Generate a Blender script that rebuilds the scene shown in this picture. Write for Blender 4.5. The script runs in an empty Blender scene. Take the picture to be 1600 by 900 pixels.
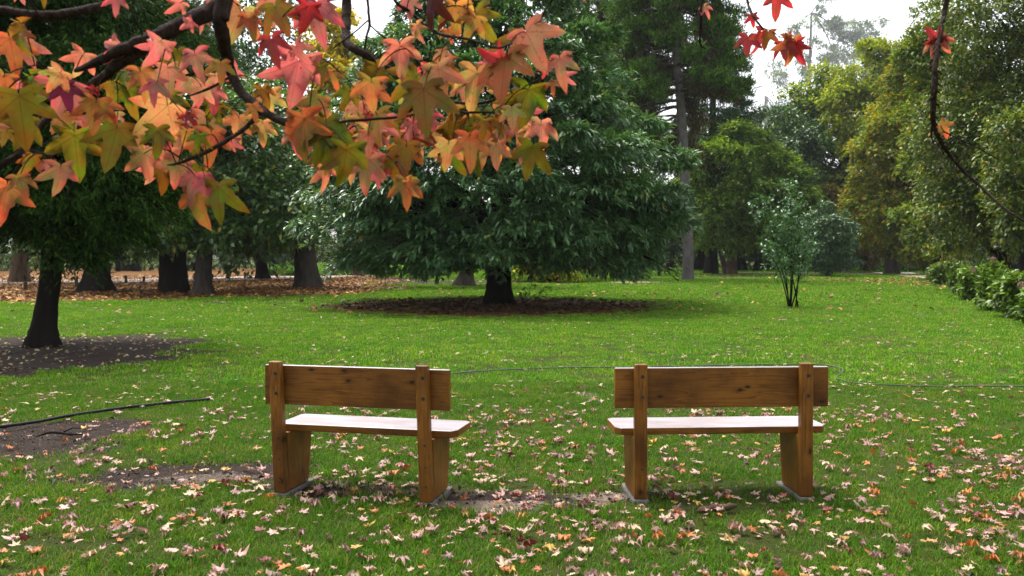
import bpy, math, random
import numpy as np
from mathutils import Vector, Matrix

# ------------------------------------------------------------------ camera, sky, sun, exposure
scene = bpy.context.scene
COL = scene.collection
F = 1400.0                                   # focal length in pixels of the 1600 px wide photograph
CAM_H = 1.63
PITCH = math.atan(50 / F)                    # horizon lies 50 px above the picture's middle
cam_d = bpy.data.cameras.new('camera'); cam = bpy.data.objects.new('camera', cam_d); COL.objects.link(cam)
cam.location = (0, 0, CAM_H); cam.rotation_euler = (math.pi / 2 - PITCH, 0, 0)
cam_d.sensor_width = 36; cam_d.lens = 36 * F / 1600; cam_d.clip_start = 0.05; cam_d.clip_end = 3000
cam_d.dof.use_dof = True; cam_d.dof.focus_distance = 6.2; cam_d.dof.aperture_fstop = 6.3
scene.camera = cam

SUN_EL, SUN_AZ = math.radians(66), math.radians(-35)   # ahead of the camera, behind the clouds
world = bpy.data.worlds.new('World'); scene.world = world; world.use_nodes = True
wn, wl = world.node_tree.nodes, world.node_tree.links
wn.clear()
sky = wn.new('ShaderNodeTexSky'); sky.sky_type = 'NISHITA'; sky.sun_disc = False
sky.sun_elevation = SUN_EL; sky.sun_rotation = SUN_AZ
sky.air_density = 1.0; sky.dust_density = 4.0; sky.ozone_density = 1.0
hs = wn.new('ShaderNodeHueSaturation'); hs.inputs['Saturation'].default_value = 0.22
bg = wn.new('ShaderNodeBackground'); bg.inputs['Strength'].default_value = 0.13
wo = wn.new('ShaderNodeOutputWorld')
wl.new(sky.outputs[0], hs.inputs['Color']); wl.new(hs.outputs[0], bg.inputs['Color']); wl.new(bg.outputs[0], wo.inputs['Surface'])
sd = bpy.data.lights.new('sun', 'SUN'); sd.energy = 1.5; sd.angle = math.radians(16); sd.color = (1.0, 0.96, 0.9)
sun = bpy.data.objects.new('sun', sd); COL.objects.link(sun)
sdir = Vector((math.sin(SUN_AZ) * math.cos(SUN_EL), math.cos(SUN_AZ) * math.cos(SUN_EL), math.sin(SUN_EL)))
sun.rotation_euler = sdir.to_track_quat('Z', 'Y').to_euler(); sun.location = (0, 0, 40)
vs = scene.view_settings
vs.view_transform = 'Standard'; vs.look = 'None'; vs.gamma = 1.0; vs.use_curve_mapping = False
vs.exposure = 1.68
scene.render.engine = 'CYCLES'
cy = scene.cycles
cy.use_denoising = True; cy.max_bounces = 6; cy.diffuse_bounces = 3; cy.glossy_bounces = 2
cy.transmission_bounces = 4; cy.transparent_max_bounces = 4; cy.volume_bounces = 0
cy.sample_clamp_indirect = 4.0

# ------------------------------------------------------------------ helpers
RNG = np.random.default_rng(7)
random.seed(7)

def at(px, py, Y):
    """The place at distance Y that the photograph shows at pixel (px, py)."""
    u, v = (px - 800) / F, (450 - py) / F
    d = Vector((u, math.cos(PITCH) + v * math.sin(PITCH), -math.sin(PITCH) + v * math.cos(PITCH)))
    return Vector((0, 0, CAM_H)) + d * (Y / d.y)

def ground(px, py):
    u, v = (px - 800) / F, (450 - py) / F
    d = Vector((u, math.cos(PITCH) + v * math.sin(PITCH), -math.sin(PITCH) + v * math.cos(PITCH)))
    return Vector((0, 0, CAM_H)) + d * (-CAM_H / d.z)

def norm(a):
    return a / np.maximum(np.linalg.norm(a, axis=-1, keepdims=True), 1e-9)

def vnoise(x, y, seed=0):
    """Smooth value noise in 0..1."""
    x = np.asarray(x, float); y = np.asarray(y, float)
    xi = np.floor(x).astype(np.int64); yi = np.floor(y).astype(np.int64)
    fx, fy = x - xi, y - yi
    fx = fx * fx * (3 - 2 * fx); fy = fy * fy * (3 - 2 * fy)
    def h(a, b):
        n = (a * 374761393 + b * 668265263 + seed * 1274126177) & 0xFFFFFFFF
        n = ((n ^ (n >> 13)) * 1274126177) & 0xFFFFFFFF
        return ((n ^ (n >> 16)) & 0xFFFF) / 65535.0
    return (h(xi, yi) * (1 - fx) + h(xi + 1, yi) * fx) * (1 - fy) + (h(xi, yi + 1) * (1 - fx) + h(xi + 1, yi + 1) * fx) * fy

def fbm(x, y, seed=0, octaves=4):
    s = 0; a = 0.5; f = 1
    for k in range(octaves):
        s = s + a * vnoise(x * f, y * f, seed + k); a *= 0.5; f *= 2.03
    return s / (1 - 0.5 ** octaves)

def mesh_from(name, V, T, cols=None, extra=None, smooth=False):
    V = np.asarray(V, np.float32); T = np.asarray(T, np.int32)
    me = bpy.data.meshes.new(name)
    k = T.shape[1]
    me.vertices.add(len(V)); me.vertices.foreach_set('co', V.ravel())
    me.loops.add(T.size); me.loops.foreach_set('vertex_index', T.ravel())
    me.polygons.add(len(T))
    me.polygons.foreach_set('loop_start', np.arange(0, T.size, k, dtype=np.int32))
    if smooth: me.polygons.foreach_set('use_smooth', np.ones(len(T), bool))
    me.update(calc_edges=True)
    if cols is not None:
        a = me.attributes.new('Col', 'FLOAT_COLOR', 'POINT')
        c = np.ones((len(V), 4), np.float32); c[:, :3] = cols
        a.data.foreach_set('color', c.ravel())
    for key, val in (extra or {}).items():
        a = me.attributes.new(key, 'FLOAT', 'POINT'); a.data.foreach_set('value', np.asarray(val, np.float32))
    return me

def obj(name, me, mat, parent=None, loc=None):
    o = bpy.data.objects.new(name, me); COL.objects.link(o)
    if mat is not None and not me.materials: me.materials.append(mat)
    if parent is not None: o.parent = parent
    if loc is not None: o.location = loc
    return o

def empty(name, loc, label=None, cat=None, group=None):
    o = bpy.data.objects.new(name, None); COL.objects.link(o); o.location = loc
    o.empty_display_size = 0.3
    if label: tag(o, label, cat, group)
    return o

def tag(o, label=None, cat=None, group=None, kind=None):
    if label: o['label'] = label
    if cat: o['category'] = cat
    if group: o['group'] = group
    if kind: o['kind'] = kind
    return o

class MB:
    """Collects triangles and quads, then builds ONE mesh."""
    def __init__(s): s.v = []; s.f = []
    def tube(s, pts, rad, n=8, rough=0.0, cap=True):
        pts = [Vector(p) for p in pts]; base = len(s.v)
        up = Vector((0.13, 0.31, 0.94))
        for i, p in enumerate(pts):
            t = (pts[min(i + 1, len(pts) - 1)] - pts[max(i - 1, 0)])
            if t.length < 1e-9: t = Vector((0, 0, 1))
            t.normalize()
            ref = up if abs(t.dot(up)) < 0.9 else Vector((1, 0, 0))
            a = t.cross(ref).normalized(); b = t.cross(a)
            r = rad[i] if hasattr(rad, '__len__') else rad
            for k in range(n):
                w = 2 * math.pi * k / n
                rr = r * (1 + rough * (random.random() - 0.5))
                s.v.append(p + (a * math.cos(w) + b * math.sin(w)) * rr)
        for i in range(len(pts) - 1):
            for k in range(n):
                k2 = (k + 1) % n; o = base + i * n
                s.f.append((o + k, o + k2, o + n + k2, o + n + k))
        if cap:
            s.f.append(tuple(base + k for k in range(n))[::-1])
            s.f.append(tuple(base + (len(pts) - 1) * n + k for k in range(n)))
        return s
    def box(s, x0, x1, y0, y1, z0, z1):
        b = len(s.v)
        for z in (z0, z1):
            for (x, y) in ((x0, y0), (x1, y0), (x1, y1), (x0, y1)): s.v.append(Vector((x, y, z)))
        for q in ((3, 2, 1, 0), (4, 5, 6, 7), (0, 1, 5, 4), (1, 2, 6, 5), (2, 3, 7, 6), (3, 0, 4, 7)):
            s.f.append(tuple(b + i for i in q))
        return s
    def prism(s, poly, z0, z1):
        b = len(s.v); n = len(poly)
        for z in (z0, z1):
            for (x, y) in poly: s.v.append(Vector((x, y, z)))
        s.f.append(tuple(b + i for i in range(n))[::-1]); s.f.append(tuple(b + n + i for i in range(n)))
        for i in range(n):
            j = (i + 1) % n; s.f.append((b + i, b + j, b + n + j, b + n + i))
        return s
    def mesh(s, name, smooth=False):
        me = bpy.data.meshes.new(name); me.from_pydata([tuple(v) for v in s.v], [], s.f); me.update()
        if smooth: me.polygons.foreach_set('use_smooth', np.ones(len(me.polygons), bool))
        return me
    def build(s, name, mat, parent=None, smooth=False, bevel=0):
        o = obj(name, s.mesh(name, smooth), mat, parent)
        if bevel:
            m = o.modifiers.new('bevel', 'BEVEL'); m.width = bevel; m.segments = 2; m.limit_method = 'ANGLE'
        return o

def bez(a, b, c, n=8):
    a, b, c = Vector(a), Vector(b), Vector(c)
    return [(1 - t) ** 2 * a + 2 * t * (1 - t) * b + t * t * c for t in (i / (n - 1) for i in range(n))]

def smooth_path(pts, n=6):
    """Catmull-Rom through the points; each point may carry extra numbers (radius)."""
    P = [np.array(p, float) for p in pts]
    P = [2 * P[0] - P[1]] + P + [2 * P[-1] - P[-2]]
    out = []
    for i in range(1, len(P) - 2):
        p0, p1, p2, p3 = P[i - 1:i + 3]
        for k in range(n):
            t = k / n
            out.append(0.5 * (2 * p1 + (p2 - p0) * t + (2 * p0 - 5 * p1 + 4 * p2 - p3) * t * t + (3 * p1 - p0 - 3 * p2 + p3) * t ** 3))
    out.append(P[-2])
    return out

# ------------------------------------------------------------------ materials
def nodes(name):
    m = bpy.data.materials.new(name); m.use_nodes = True
    n, l = m.node_tree.nodes, m.node_tree.links; n.clear()
    out = n.new('ShaderNodeOutputMaterial')
    return m, n, l, out

def ramp(n, l, fac, stops):
    r = n.new('ShaderNodeValToRGB'); e = r.color_ramp.elements
    while len(e) > 1: e.remove(e[-1])
    e[0].position, e[0].color = stops[0][0], (*stops[0][1], 1)
    for p, c in stops[1:]:
        x = e.new(p); x.color = (*c, 1)
    l.new(fac, r.inputs[0]); return r.outputs[0]

def noise(n, l, scale, detail=4, rough=0.55, coord=None, sc=None):
    t = n.new('ShaderNodeTexNoise'); t.inputs['Scale'].default_value = scale
    t.inputs['Detail'].default_value = detail; t.inputs['Roughness'].default_value = rough
    if coord is not None:
        if sc is not None:
            mp = n.new('ShaderNodeMapping'); mp.inputs['Scale'].default_value = sc
            l.new(coord, mp.inputs['Vector']); coord = mp.outputs[0]
        l.new(coord, t.inputs['Vector'])
    return t.outputs['Fac']

def mix(n, l, fac, a, b, mode='MIX'):
    m = n.new('ShaderNodeMix'); m.data_type = 'RGBA'; m.blend_type = mode
    if isinstance(fac, (int, float)): m.inputs[0].default_value = fac
    else: l.new(fac, m.inputs[0])
    for s, v in ((6, a), (7, b)):
        if isinstance(v, tuple): m.inputs[s].default_value = (*v, 1)
        else: l.new(v, m.inputs[s])
    return m.outputs[2]

def math_n(n, l, op, a, b=None, clamp=False):
    m = n.new('ShaderNodeMath'); m.operation = op; m.use_clamp = clamp
    for i, v in enumerate((a, b)):
        if v is None: continue
        if isinstance(v, (int, float)): m.inputs[i].default_value = v
        else: l.new(v, m.inputs[i])
    return m.outputs[0]

TONE = 0.72                                  # brings every colour below to its measured reflectance

def principled(n, l, col, rough=0.6, spec=0.4, bump=None, bstr=0.3, bdist=0.01):
    p = n.new('ShaderNodeBsdfPrincipled'); spec = spec * .78
    col = mix(n, l, 1.0, col, (TONE,) * 3, 'MULTIPLY')
    if isinstance(col, tuple): p.inputs['Base Color'].default_value = (*col, 1)
    else: l.new(col, p.inputs['Base Color'])
    if isinstance(rough, (int, float)): p.inputs['Roughness'].default_value = rough
    else: l.new(rough, p.inputs['Roughness'])
    p.inputs['Specular IOR Level'].default_value = spec
    if bump is not None:
        b = n.new('ShaderNodeBump'); b.inputs['Strength'].default_value = bstr; b.inputs['Distance'].default_value = bdist
        l.new(bump, b.inputs['Height']); l.new(b.outputs[0], p.inputs['Normal'])
    return p

def foliage_mat(name, rough=0.45, spec=0.5, trans=0.25, tint=(1.3, 1.25, 0.5), hue=(1, 1, 1)):
    m, n, l, out = nodes(name)
    a = n.new('ShaderNodeAttribute'); a.attribute_name = 'Col'
    c = mix(n, l, 1.0, a.outputs['Color'], hue, 'MULTIPLY')
    p = principled(n, l, c, rough, spec)
    t = n.new('ShaderNodeBsdfTranslucent')
    l.new(mix(n, l, 1.0, c, tuple(TONE * q for q in tint), 'MULTIPLY'), t.inputs['Color'])
    x = n.new('ShaderNodeMixShader'); x.inputs[0].default_value = trans
    l.new(p.outputs[0], x.inputs[1]); l.new(t.outputs[0], x.inputs[2]); l.new(x.outputs[0], out.inputs['Surface'])
    return m

def bark_mat(name, a, b, scale=6.0, stretch=0.25, bstr=0.8, lichen=None):
    m, n, l, out = nodes(name)
    g = n.new('ShaderNodeNewGeometry').outputs['Position']
    f = noise(n, l, scale, 6, 0.65, g, (1, 1, stretch))
    c = ramp(n, l, f, [(0.3, a), (0.7, b)])
    if lichen:
        f2 = noise(n, l, 1.6, 5, 0.6, g)
        c = mix(n, l, ramp(n, l, f2, [(0.5, (0, 0, 0)), (0.62, (1, 1, 1))]), c, lichen)
    p = principled(n, l, c, 0.9, 0.15, f, bstr, 0.05)
    l.new(p.outputs[0], out.inputs['Surface']); return m

def plain_mat(name, col, rough=0.6, spec=0.4, var=0.25, scale=20):
    m, n, l, out = nodes(name)
    g = n.new('ShaderNodeNewGeometry').outputs['Position']
    f = noise(n, l, scale, 5, 0.6, g)
    lo = tuple(c * (1 - var) for c in col); hi = tuple(min(1, c * (1 + var)) for c in col)
    p = principled(n, l, ramp(n, l, f, [(0.3, lo), (0.7, hi)]), rough, spec, f, 0.3, 0.005)
    l.new(p.outputs[0], out.inputs['Surface']); return m

def wood_mat(glare=False):
    m, n, l, out = nodes('glare_pine' if glare else 'varnished_pine')
    tc = n.new('ShaderNodeAttribute'); tc.attribute_name = 'grain'
    g = tc.outputs['Vector']
    # long grain with knots: rings warped by a low-frequency noise
    w = n.new('ShaderNodeTexNoise'); w.inputs['Scale'].default_value = 2.2; w.inputs['Detail'].default_value = 3
    mp = n.new('ShaderNodeMapping'); mp.inputs['Scale'].default_value = (0.38, 5.5, 5.5)
    l.new(g, mp.inputs['Vector']); l.new(mp.outputs[0], w.inputs['Vector'])
    rings = math_n(n, l, 'FRACT', math_n(n, l, 'MULTIPLY', w.outputs['Fac'], 9.0))
    fine = noise(n, l, 60, 4, 0.7, g, (0.04, 1, 1))
    c = ramp(n, l, rings, [(0.0, (0.37, 0.152, 0.020)), (0.7, (0.275, 0.105, 0.012)), (0.93, (0.12, 0.036, 0.004)), (1.0, (0.34, 0.135, 0.018))])
    c = mix(n, l, 0.35, c, ramp(n, l, fine, [(0.3, (0.12, 0.040, 0.005)), (0.7, (0.38, 0.15, 0.02))]))
    stain = noise(n, l, 3.0, 5, 0.6, g)
    c = mix(n, l, ramp(n, l, stain, [(0.35, (0, 0, 0)), (0.68, (0.85, 0.85, 0.85))]), c, (0.085, 0.027, 0.004))
    v = n.new('ShaderNodeTexVoronoi'); v.voronoi_dimensions = '2D'; v.inputs['Scale'].default_value = 2.3
    mp2 = n.new('ShaderNodeMapping'); mp2.inputs['Scale'].default_value = (1.0, 1.9, 1.9)
    l.new(g, mp2.inputs['Vector']); l.new(mp2.outputs[0], v.inputs['Vector'])
    knot = ramp(n, l, v.outputs['Distance'], [(0.020, (1, 1, 1)), (0.034, (.75, .75, .75)), (0.062, (.22, .22, .22)), (0.13, (0, 0, 0))])
    c = mix(n, l, knot, c, (0.018, 0.007, 0.003))
    if glare:  # sky glare painted into the colour as patchy cool white
        glare_mask = noise(n, l, 9, 5, 0.65, g, (0.3, 1, 1))
        c = mix(n, l, ramp(n, l, glare_mask, [(0.34, (0.95, 0.95, 0.95)), (0.62, (0.55, 0.55, 0.55))]), c, (0.50, 0.47, 0.52))
    r = ramp(n, l, fine, [(0.2, (0.36, 0.36, 0.36)), (0.8, (0.52, 0.52, 0.52))])
    p = principled(n, l, c, r, 0.5 if glare else 0.28, fine, 0.25, 0.003)
    p.inputs['Coat Weight'].default_value = 0.5 if glare else 0.08; p.inputs['Coat Roughness'].default_value = 0.3
    l.new(p.outputs[0], out.inputs['Surface']); return m

def star_leaf_mat(name, source, dry=False):
    """Autumn leaf: base colour per leaf, drifting to a redder margin, pale veins, brown specks."""
    m, n, l, out = nodes(name)
    if source == 'object':
        oi = n.new('ShaderNodeObjectInfo'); base = oi.outputs['Color']; rnd = oi.outputs['Random']
        tc = n.new('ShaderNodeTexCoord').outputs['Object']
        va_ = n.new('ShaderNodeVectorMath'); va_.operation = 'MULTIPLY_ADD'; va_.inputs[1].default_value = (9, 9, 9)
        l.new(oi.outputs['Location'], va_.inputs[0]); l.new(tc, va_.inputs[2]); tc = va_.outputs[0]
    else:
        a = n.new('ShaderNodeAttribute'); a.attribute_name = 'Col'; base = a.outputs['Color']
        tc = n.new('ShaderNodeNewGeometry').outputs['Position']; rnd = None
    va = n.new('ShaderNodeAttribute'); va.attribute_name = 'vein'
    ra = n.new('ShaderNodeAttribute'); ra.attribute_name = 'rim'
    ks = 1.0 if source == 'object' else 12.0
    big = noise(n, l, 2.6 * ks, 3, 0.6, tc)
    blot = noise(n, l, 1.3 * ks, 3, 0.55, tc)
    if not dry: base = mix(n, l, 1.0, base, ramp(n, l, blot, [(0.34, (0.62, 1.22, 0.7)), (0.5, (1, 1, 1)), (0.66, (1.18, 0.78, 0.95))]), 'MULTIPLY')
    edge = math_n(n, l, 'MULTIPLY', ra.outputs['Fac'], ramp(n, l, big, [(0.35, (0, 0, 0)), (0.62, (1, 1, 1))]))
    warm = mix(n, l, 1.0, base, (1.0, .8, .8) if dry else (1.1, 0.55, 0.62), 'MULTIPLY')
    c = mix(n, l, math_n(n, l, 'MULTIPLY', edge, 0.8), base, warm)
    vein = ramp(n, l, va.outputs['Fac'], [(0.91, (0, 0, 0)), (0.97, (1, 1, 1))])
    c = mix(n, l, math_n(n, l, 'MULTIPLY', vein, 0.55), c, mix(n, l, 1.0, base, (0.62, 0.40, 0.35), 'MULTIPLY'))
    sp = noise(n, l, 16 * ks, 2, 0.5, tc)
    c = mix(n, l, ramp(n, l, sp, [(0.66, (0, 0, 0)), (0.72, (0.75, 0.75, 0.75))]), c, (0.10, 0.045, 0.02))
    fine = noise(n, l, 7 * ks, 4, 0.6, tc)
    c = mix(n, l, 0.4, c, mix(n, l, fine, (0.5, 0.5, 0.5), (1.4, 1.4, 1.4)), 'MULTIPLY')
    p = principled(n, l, c, 0.48, 0.4, va.outputs['Fac'], 0.4, 0.004)
    t = n.new('ShaderNodeBsdfTranslucent')
    l.new(mix(n, l, 1.0, c, (1.25 * TONE, 1.05 * TONE, 0.85 * TONE), 'MULTIPLY'), t.inputs['Color'])
    x = n.new('ShaderNodeMixShader'); x.inputs[0].default_value = 0.15 if dry else 0.5
    l.new(p.outputs[0], x.inputs[1]); l.new(t.outputs[0], x.inputs[2]); l.new(x.outputs[0], out.inputs['Surface'])
    return m

def ground_mat():
    m, n, l, out = nodes('lawn_ground')
    g = n.new('ShaderNodeNewGeometry').outputs['Position']
    a = n.new('ShaderNodeAttribute'); a.attribute_name = 'Col'
    s = n.new('ShaderNodeSeparateColor'); l.new(a.outputs['Color'], s.inputs[0])
    fine = noise(n, l, 45, 5, 0.7, g); mid = noise(n, l, 3.0, 5, 0.6, g); big = noise(n, l, 0.25, 4, 0.55, g)
    grass = ramp(n, l, fine, [(0.28, (0.020, 0.022, 0.008)), (0.5, (0.045, 0.056, 0.012)), (0.72, (0.11, 0.100, 0.035))])
    grass = mix(n, l, 0.45, grass, ramp(n, l, mid, [(0.35, (0.036, 0.072, 0.010)), (0.65, (0.085, 0.080, 0.028))]))
    grass = mix(n, l, 0.25, grass, ramp(n, l, big, [(0.35, (0.045, 0.105, 0.010)), (0.65, (0.085, 0.110, 0.022))]))
    soil = ramp(n, l, noise(n, l, 90, 6, 0.8, g), [(0.3, (0.018, 0.013, 0.010)), (0.52, (0.050, 0.037, 0.030)), (0.75, (0.15, 0.118, 0.10))])
    soil = mix(n, l, 0.4, soil, ramp(n, l, mid, [(0.3, (0.035, 0.026, 0.021)), (0.7, (0.105, 0.080, 0.066))]))
    sand = ramp(n, l, fine, [(0.2, (0.20, 0.150, 0.115)), (0.8, (0.40, 0.315, 0.255))])
    lit = ramp(n, l, noise(n, l, 9, 6, 0.8, g), [(0.3, (0.045, 0.025, 0.014)), (0.5, (0.16, 0.075, 0.025)), (0.7, (0.30, 0.165, 0.05))])
    def edge(ch):
        k = math_n(n, l, 'ADD', s.outputs[ch], math_n(n, l, 'MULTIPLY', math_n(n, l, 'SUBTRACT', fine, 0.5), 0.7))
        return ramp(n, l, k, [(0.38, (0, 0, 0)), (0.62, (1, 1, 1))])
    c = mix(n, l, edge('Red'), grass, soil)
    c = mix(n, l, edge('Green'), c, lit)
    c = mix(n, l, edge('Blue'), c, sand)
    p = principled(n, l, c, 0.88, 0.06, noise(n, l, 60, 6, 0.75, g), 0.9, 0.03)
    l.new(p.outputs[0], out.inputs['Surface']); return m

def blade_mat():
    m, n, l, out = nodes('grass_blade')
    g = n.new('ShaderNodeNewGeometry').outputs['Position']
    a = n.new('ShaderNodeAttribute'); a.attribute_name = 'Col'
    big = noise(n, l, 0.45, 4, 0.6, g)
    c = mix(n, l, 1.0, a.outputs['Color'], ramp(n, l, big, [(0.3, (0.75, 0.92, 0.8)), (0.7, (1.25, 1.08, 1.2))]), 'MULTIPLY')
    sm = noise(n, l, 2.3, 3, 0.6, g)
    c = mix(n, l, 1.0, c, ramp(n, l, sm, [(0.32, (0.70, 0.82, 0.8)), (0.5, (1, 1, 1)), (0.68, (1.35, 1.12, 1.3))]), 'MULTIPLY')
    p = principled(n, l, c, 0.55, 0.12)
    t = n.new('ShaderNodeBsdfTranslucent'); l.new(mix(n, l, 1.0, c, (1.3 * TONE, 1.3 * TONE, 0.5 * TONE), 'MULTIPLY'), t.inputs['Color'])
    x = n.new('ShaderNodeMixShader'); x.inputs[0].default_value = 0.3
    l.new(p.outputs[0], x.inputs[1]); l.new(t.outputs[0], x.inputs[2]); l.new(x.outputs[0], out.inputs['Surface'])
    return m

M_FOL = foliage_mat('glossy_foliage', 0.36, 0.8, 0.2, hue=(1.75, 2.15, 1.4))
M_SOFT = foliage_mat('soft_foliage', 0.6, 0.15, 0.3, hue=(1.5, 1.8, .75))
M_BAY = foliage_mat('leathery_foliage', 0.40, 0.40, 0.25, hue=(1.75, 1.85, .8))
M_NEEDLE = foliage_mat('needle_foliage', 0.65, 0.12, 0.15, hue=(1.1, 1.4, .7))
M_BARK = bark_mat('dark_bark', (0.008, 0.006, 0.005), (0.026, 0.020, 0.016))
M_BARK_G = bark_mat('grey_bark', (0.045, 0.036, 0.030), (0.13, 0.105, 0.085))
M_BARK_P = bark_mat('pale_bark', (0.085, 0.073, 0.068), (0.24, 0.22, 0.21), 4.0, 0.6, 0.6, (0.16, 0.155, 0.14))
M_BARK_B = bark_mat('brown_bark', (0.06, 0.036, 0.022), (0.17, 0.115, 0.075))
M_TWIG = bark_mat('sweetgum_bark', (0.020, 0.012, 0.009), (0.085, 0.055, 0.042), 60.0, 0.5, 0.8)
M_WOOD = wood_mat(); M_GLARE = wood_mat(True)
M_LEAF = star_leaf_mat('autumn_leaf', 'object')
M_LEAF_F = star_leaf_mat('fallen_leaf', 'object', True); M_LEAF_S = star_leaf_mat('fallen_leaf_mixed', 'attr', True)
M_LITTER = foliage_mat('leaf_litter', 0.6, 0.3, 0.1, (1, 1, 1))
M_PETIOLE = plain_mat('leaf_stalk', (0.30, 0.10, 0.05), 0.5)
M_GROUND = ground_mat()
M_BLADE = blade_mat()
M_CONC = plain_mat('footing_concrete', (0.17, 0.15, 0.135), 0.85, 0.2, 0.3, 40)
M_BOLT = plain_mat('bolt_steel', (0.030, 0.022, 0.020), 0.55, 0.5, 0.3, 80)
M_HOSE_B = plain_mat('black_hose_rubber', (0.010, 0.010, 0.013), 0.6, 0.25, 0.3, 15)
M_HOSE_G = plain_mat('grey_hose_plastic', (0.11, 0.13, 0.10), 0.7, 0.15, 0.2, 15)
M_PATH = plain_mat('path_gravel', (0.46, 0.37, 0.33), 0.95, 0.1, 0.2, 12)
M_POST = plain_mat('weathered_post', (0.06, 0.045, 0.035), 0.9, 0.2, 0.4, 10)
M_STONE = plain_mat('stone', (0.35, 0.33, 0.30), 0.9, 0.2, 0.3, 6)
M_DRY = foliage_mat('dried_petals', 0.7, 0.2, 0.2, (1, 1, 1))

# ------------------------------------------------------------------ the ground
def ell(x, y, c, rx, ry, seed, amp=0.35, fr=1.0):
    r = np.hypot((x - c[0]) / rx, (y - c[1]) / ry)
    return np.clip((1.0 - r + amp * (fbm(x * fr, y * fr, seed) - 0.5) * 2) * 2.5 + 0.5, 0, 1)

LT = ground(75, 540)                        # the dark tree close by on the left
CT = ground(780, 475)                       # the broad tree in the middle
PATH_A = [(-75, 45), (-50, 50), (-30.5, 55.0), (-24, 58), (-19, 64), (-15.5, 72), (-12.5, 84), (-10, 115)]

def near_line(x, y, pts, w):
    d = np.full(np.shape(x), 1e9)
    for (a, b) in zip(pts[:-1], pts[1:]):
        ax, ay = a; bx, by = b; L2 = (bx - ax) ** 2 + (by - ay) ** 2
        t = np.clip(((x - ax) * (bx - ax) + (y - ay) * (by - ay)) / L2, 0, 1)
        d = np.minimum(d, np.hypot(x - ax - t * (bx - ax), y - ay - t * (by - ay)))
    return np.clip((w - d) / 1.5 + 0.5, 0, 1)

def masks(x, y):
    """bare soil, leaf litter, pale trodden earth: 0..1 each"""
    x = np.asarray(x, float); y = np.asarray(y, float)
    soil = ell(x, y, (LT.x - 0.2, LT.y - 1.3), 3.1, 3.3, 3, 0.25, 0.8)
    g = ground(300, 740); soil = np.maximum(soil, ell(x, y, g, 0.95, 0.42, 5, 0.55, 2.2))
    g = ground(50, 680); soil = np.maximum(soil, ell(x, y, g, 1.0, 0.8, 6, 0.55, 1.6))
    g = ground(560, 768); soil = np.maximum(soil, ell(x, y, g, 0.9, 0.22, 7, 0.6, 2.0))
    g = ground(820, 782); soil = np.maximum(soil, ell(x, y, g, 0.62, 0.27, 8, 0.5, 3.0))
    for i, (px, py, rx, ry) in enumerate(((1120, 432, 4.0, 3.0), (700, 441, 9, 3.0), (1200, 428, 8, 6), (560, 436, 6, 4), (1420, 428, 6, 5))):
        g = ground(px, py); soil = np.maximum(soil, ell(x, y, g, rx, ry, 20 + i, 0.4, 0.3))
    lit = ell(x, y, (CT.x - 0.2, CT.y - 1.0), 5.3, 5.0, 9, 0.14, 0.5)
    far_left = np.clip((y - 30.0 - .6 * np.maximum(x + 18, 0) + 4 * (fbm(x * 0.25, y * 0.25, 11) - 0.5)) / 2.5, 0, 1) * np.clip((-4.5 - 0.03 * (y - 40) * 4 - x + 5 * (fbm(x * 0.2, y * 0.2, 12) - 0.5)) / 3, 0, 1) * np.clip((125 - y) / 6, 0, 1)
    lit = np.maximum(lit, far_left)
    g = ground(1415, 440); lit = np.maximum(lit, 0.40 * ell(x, y, g, 5.5, 10, 13, 0.6, 0.35))
    sand = 0.9 * ell(x, y, ground(765, 786), 0.40, 0.17, 14, 0.5, 3.0)
    sand = np.maximum(sand, 0.9 * ell(x, y, ground(950, 774), 0.30, 0.13, 15, 0.5, 3.0))
    sand = np.maximum(sand, 0.5 * ell(x, y, ground(330, 742), 0.6, 0.2, 18, 0.6, 2.5))
    sand = np.maximum(sand, 0.6 * ell(x, y, ground(915, 618), 0.16, 0.35, 16, 0.6, 3.0))
    sand = np.maximum(sand, 0.75 * ell(x, y, ground(990, 441), 2.0, 2.0, 17, 0.6, 0.6))
    return soil, lit, sand

def gheight(x, y):
    x = np.asarray(x, float); y = np.asarray(y, float)
    return 0.05 * (fbm(x * 0.5, y * 0.5, 31) - 0.5) + 0.015 * (fbm(x * 3, y * 3, 33) - 0.5)

def gz(x, y): return float(gheight(x, y))

rad = np.concatenate([[0.0], np.geomspace(0.6, 1200, 250)])
ang = np.radians(np.concatenate([np.linspace(-180, -48, 22, endpoint=False), np.linspace(-48, 48, 300, endpoint=False), np.linspace(48, 180, 22, endpoint=False)]))
A, R = np.meshgrid(ang, rad)
X, Y = np.sin(A) * R, np.cos(A) * R
so, li, sa = masks(X, Y)
Z = gheight(X, Y) * np.clip(1 - R / 120, 0, 1) - 0.02 * np.clip(so, 0, 1) * (R < 30)
nr, na = A.shape
idx = np.arange(nr * na).reshape(nr, na); nx = np.roll(idx, -1, axis=1)
Q = np.stack([idx[:-1], nx[:-1], nx[1:], idx[1:]], -1).reshape(-1, 4)[:, ::-1]
lawn = obj('lawn', mesh_from('lawn', np.stack([X, Y, Z], -1).reshape(-1, 3), Q,
           np.stack([so, li, sa], -1).reshape(-1, 3), smooth=True), M_GROUND)
tag(lawn, kind='structure')

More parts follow.
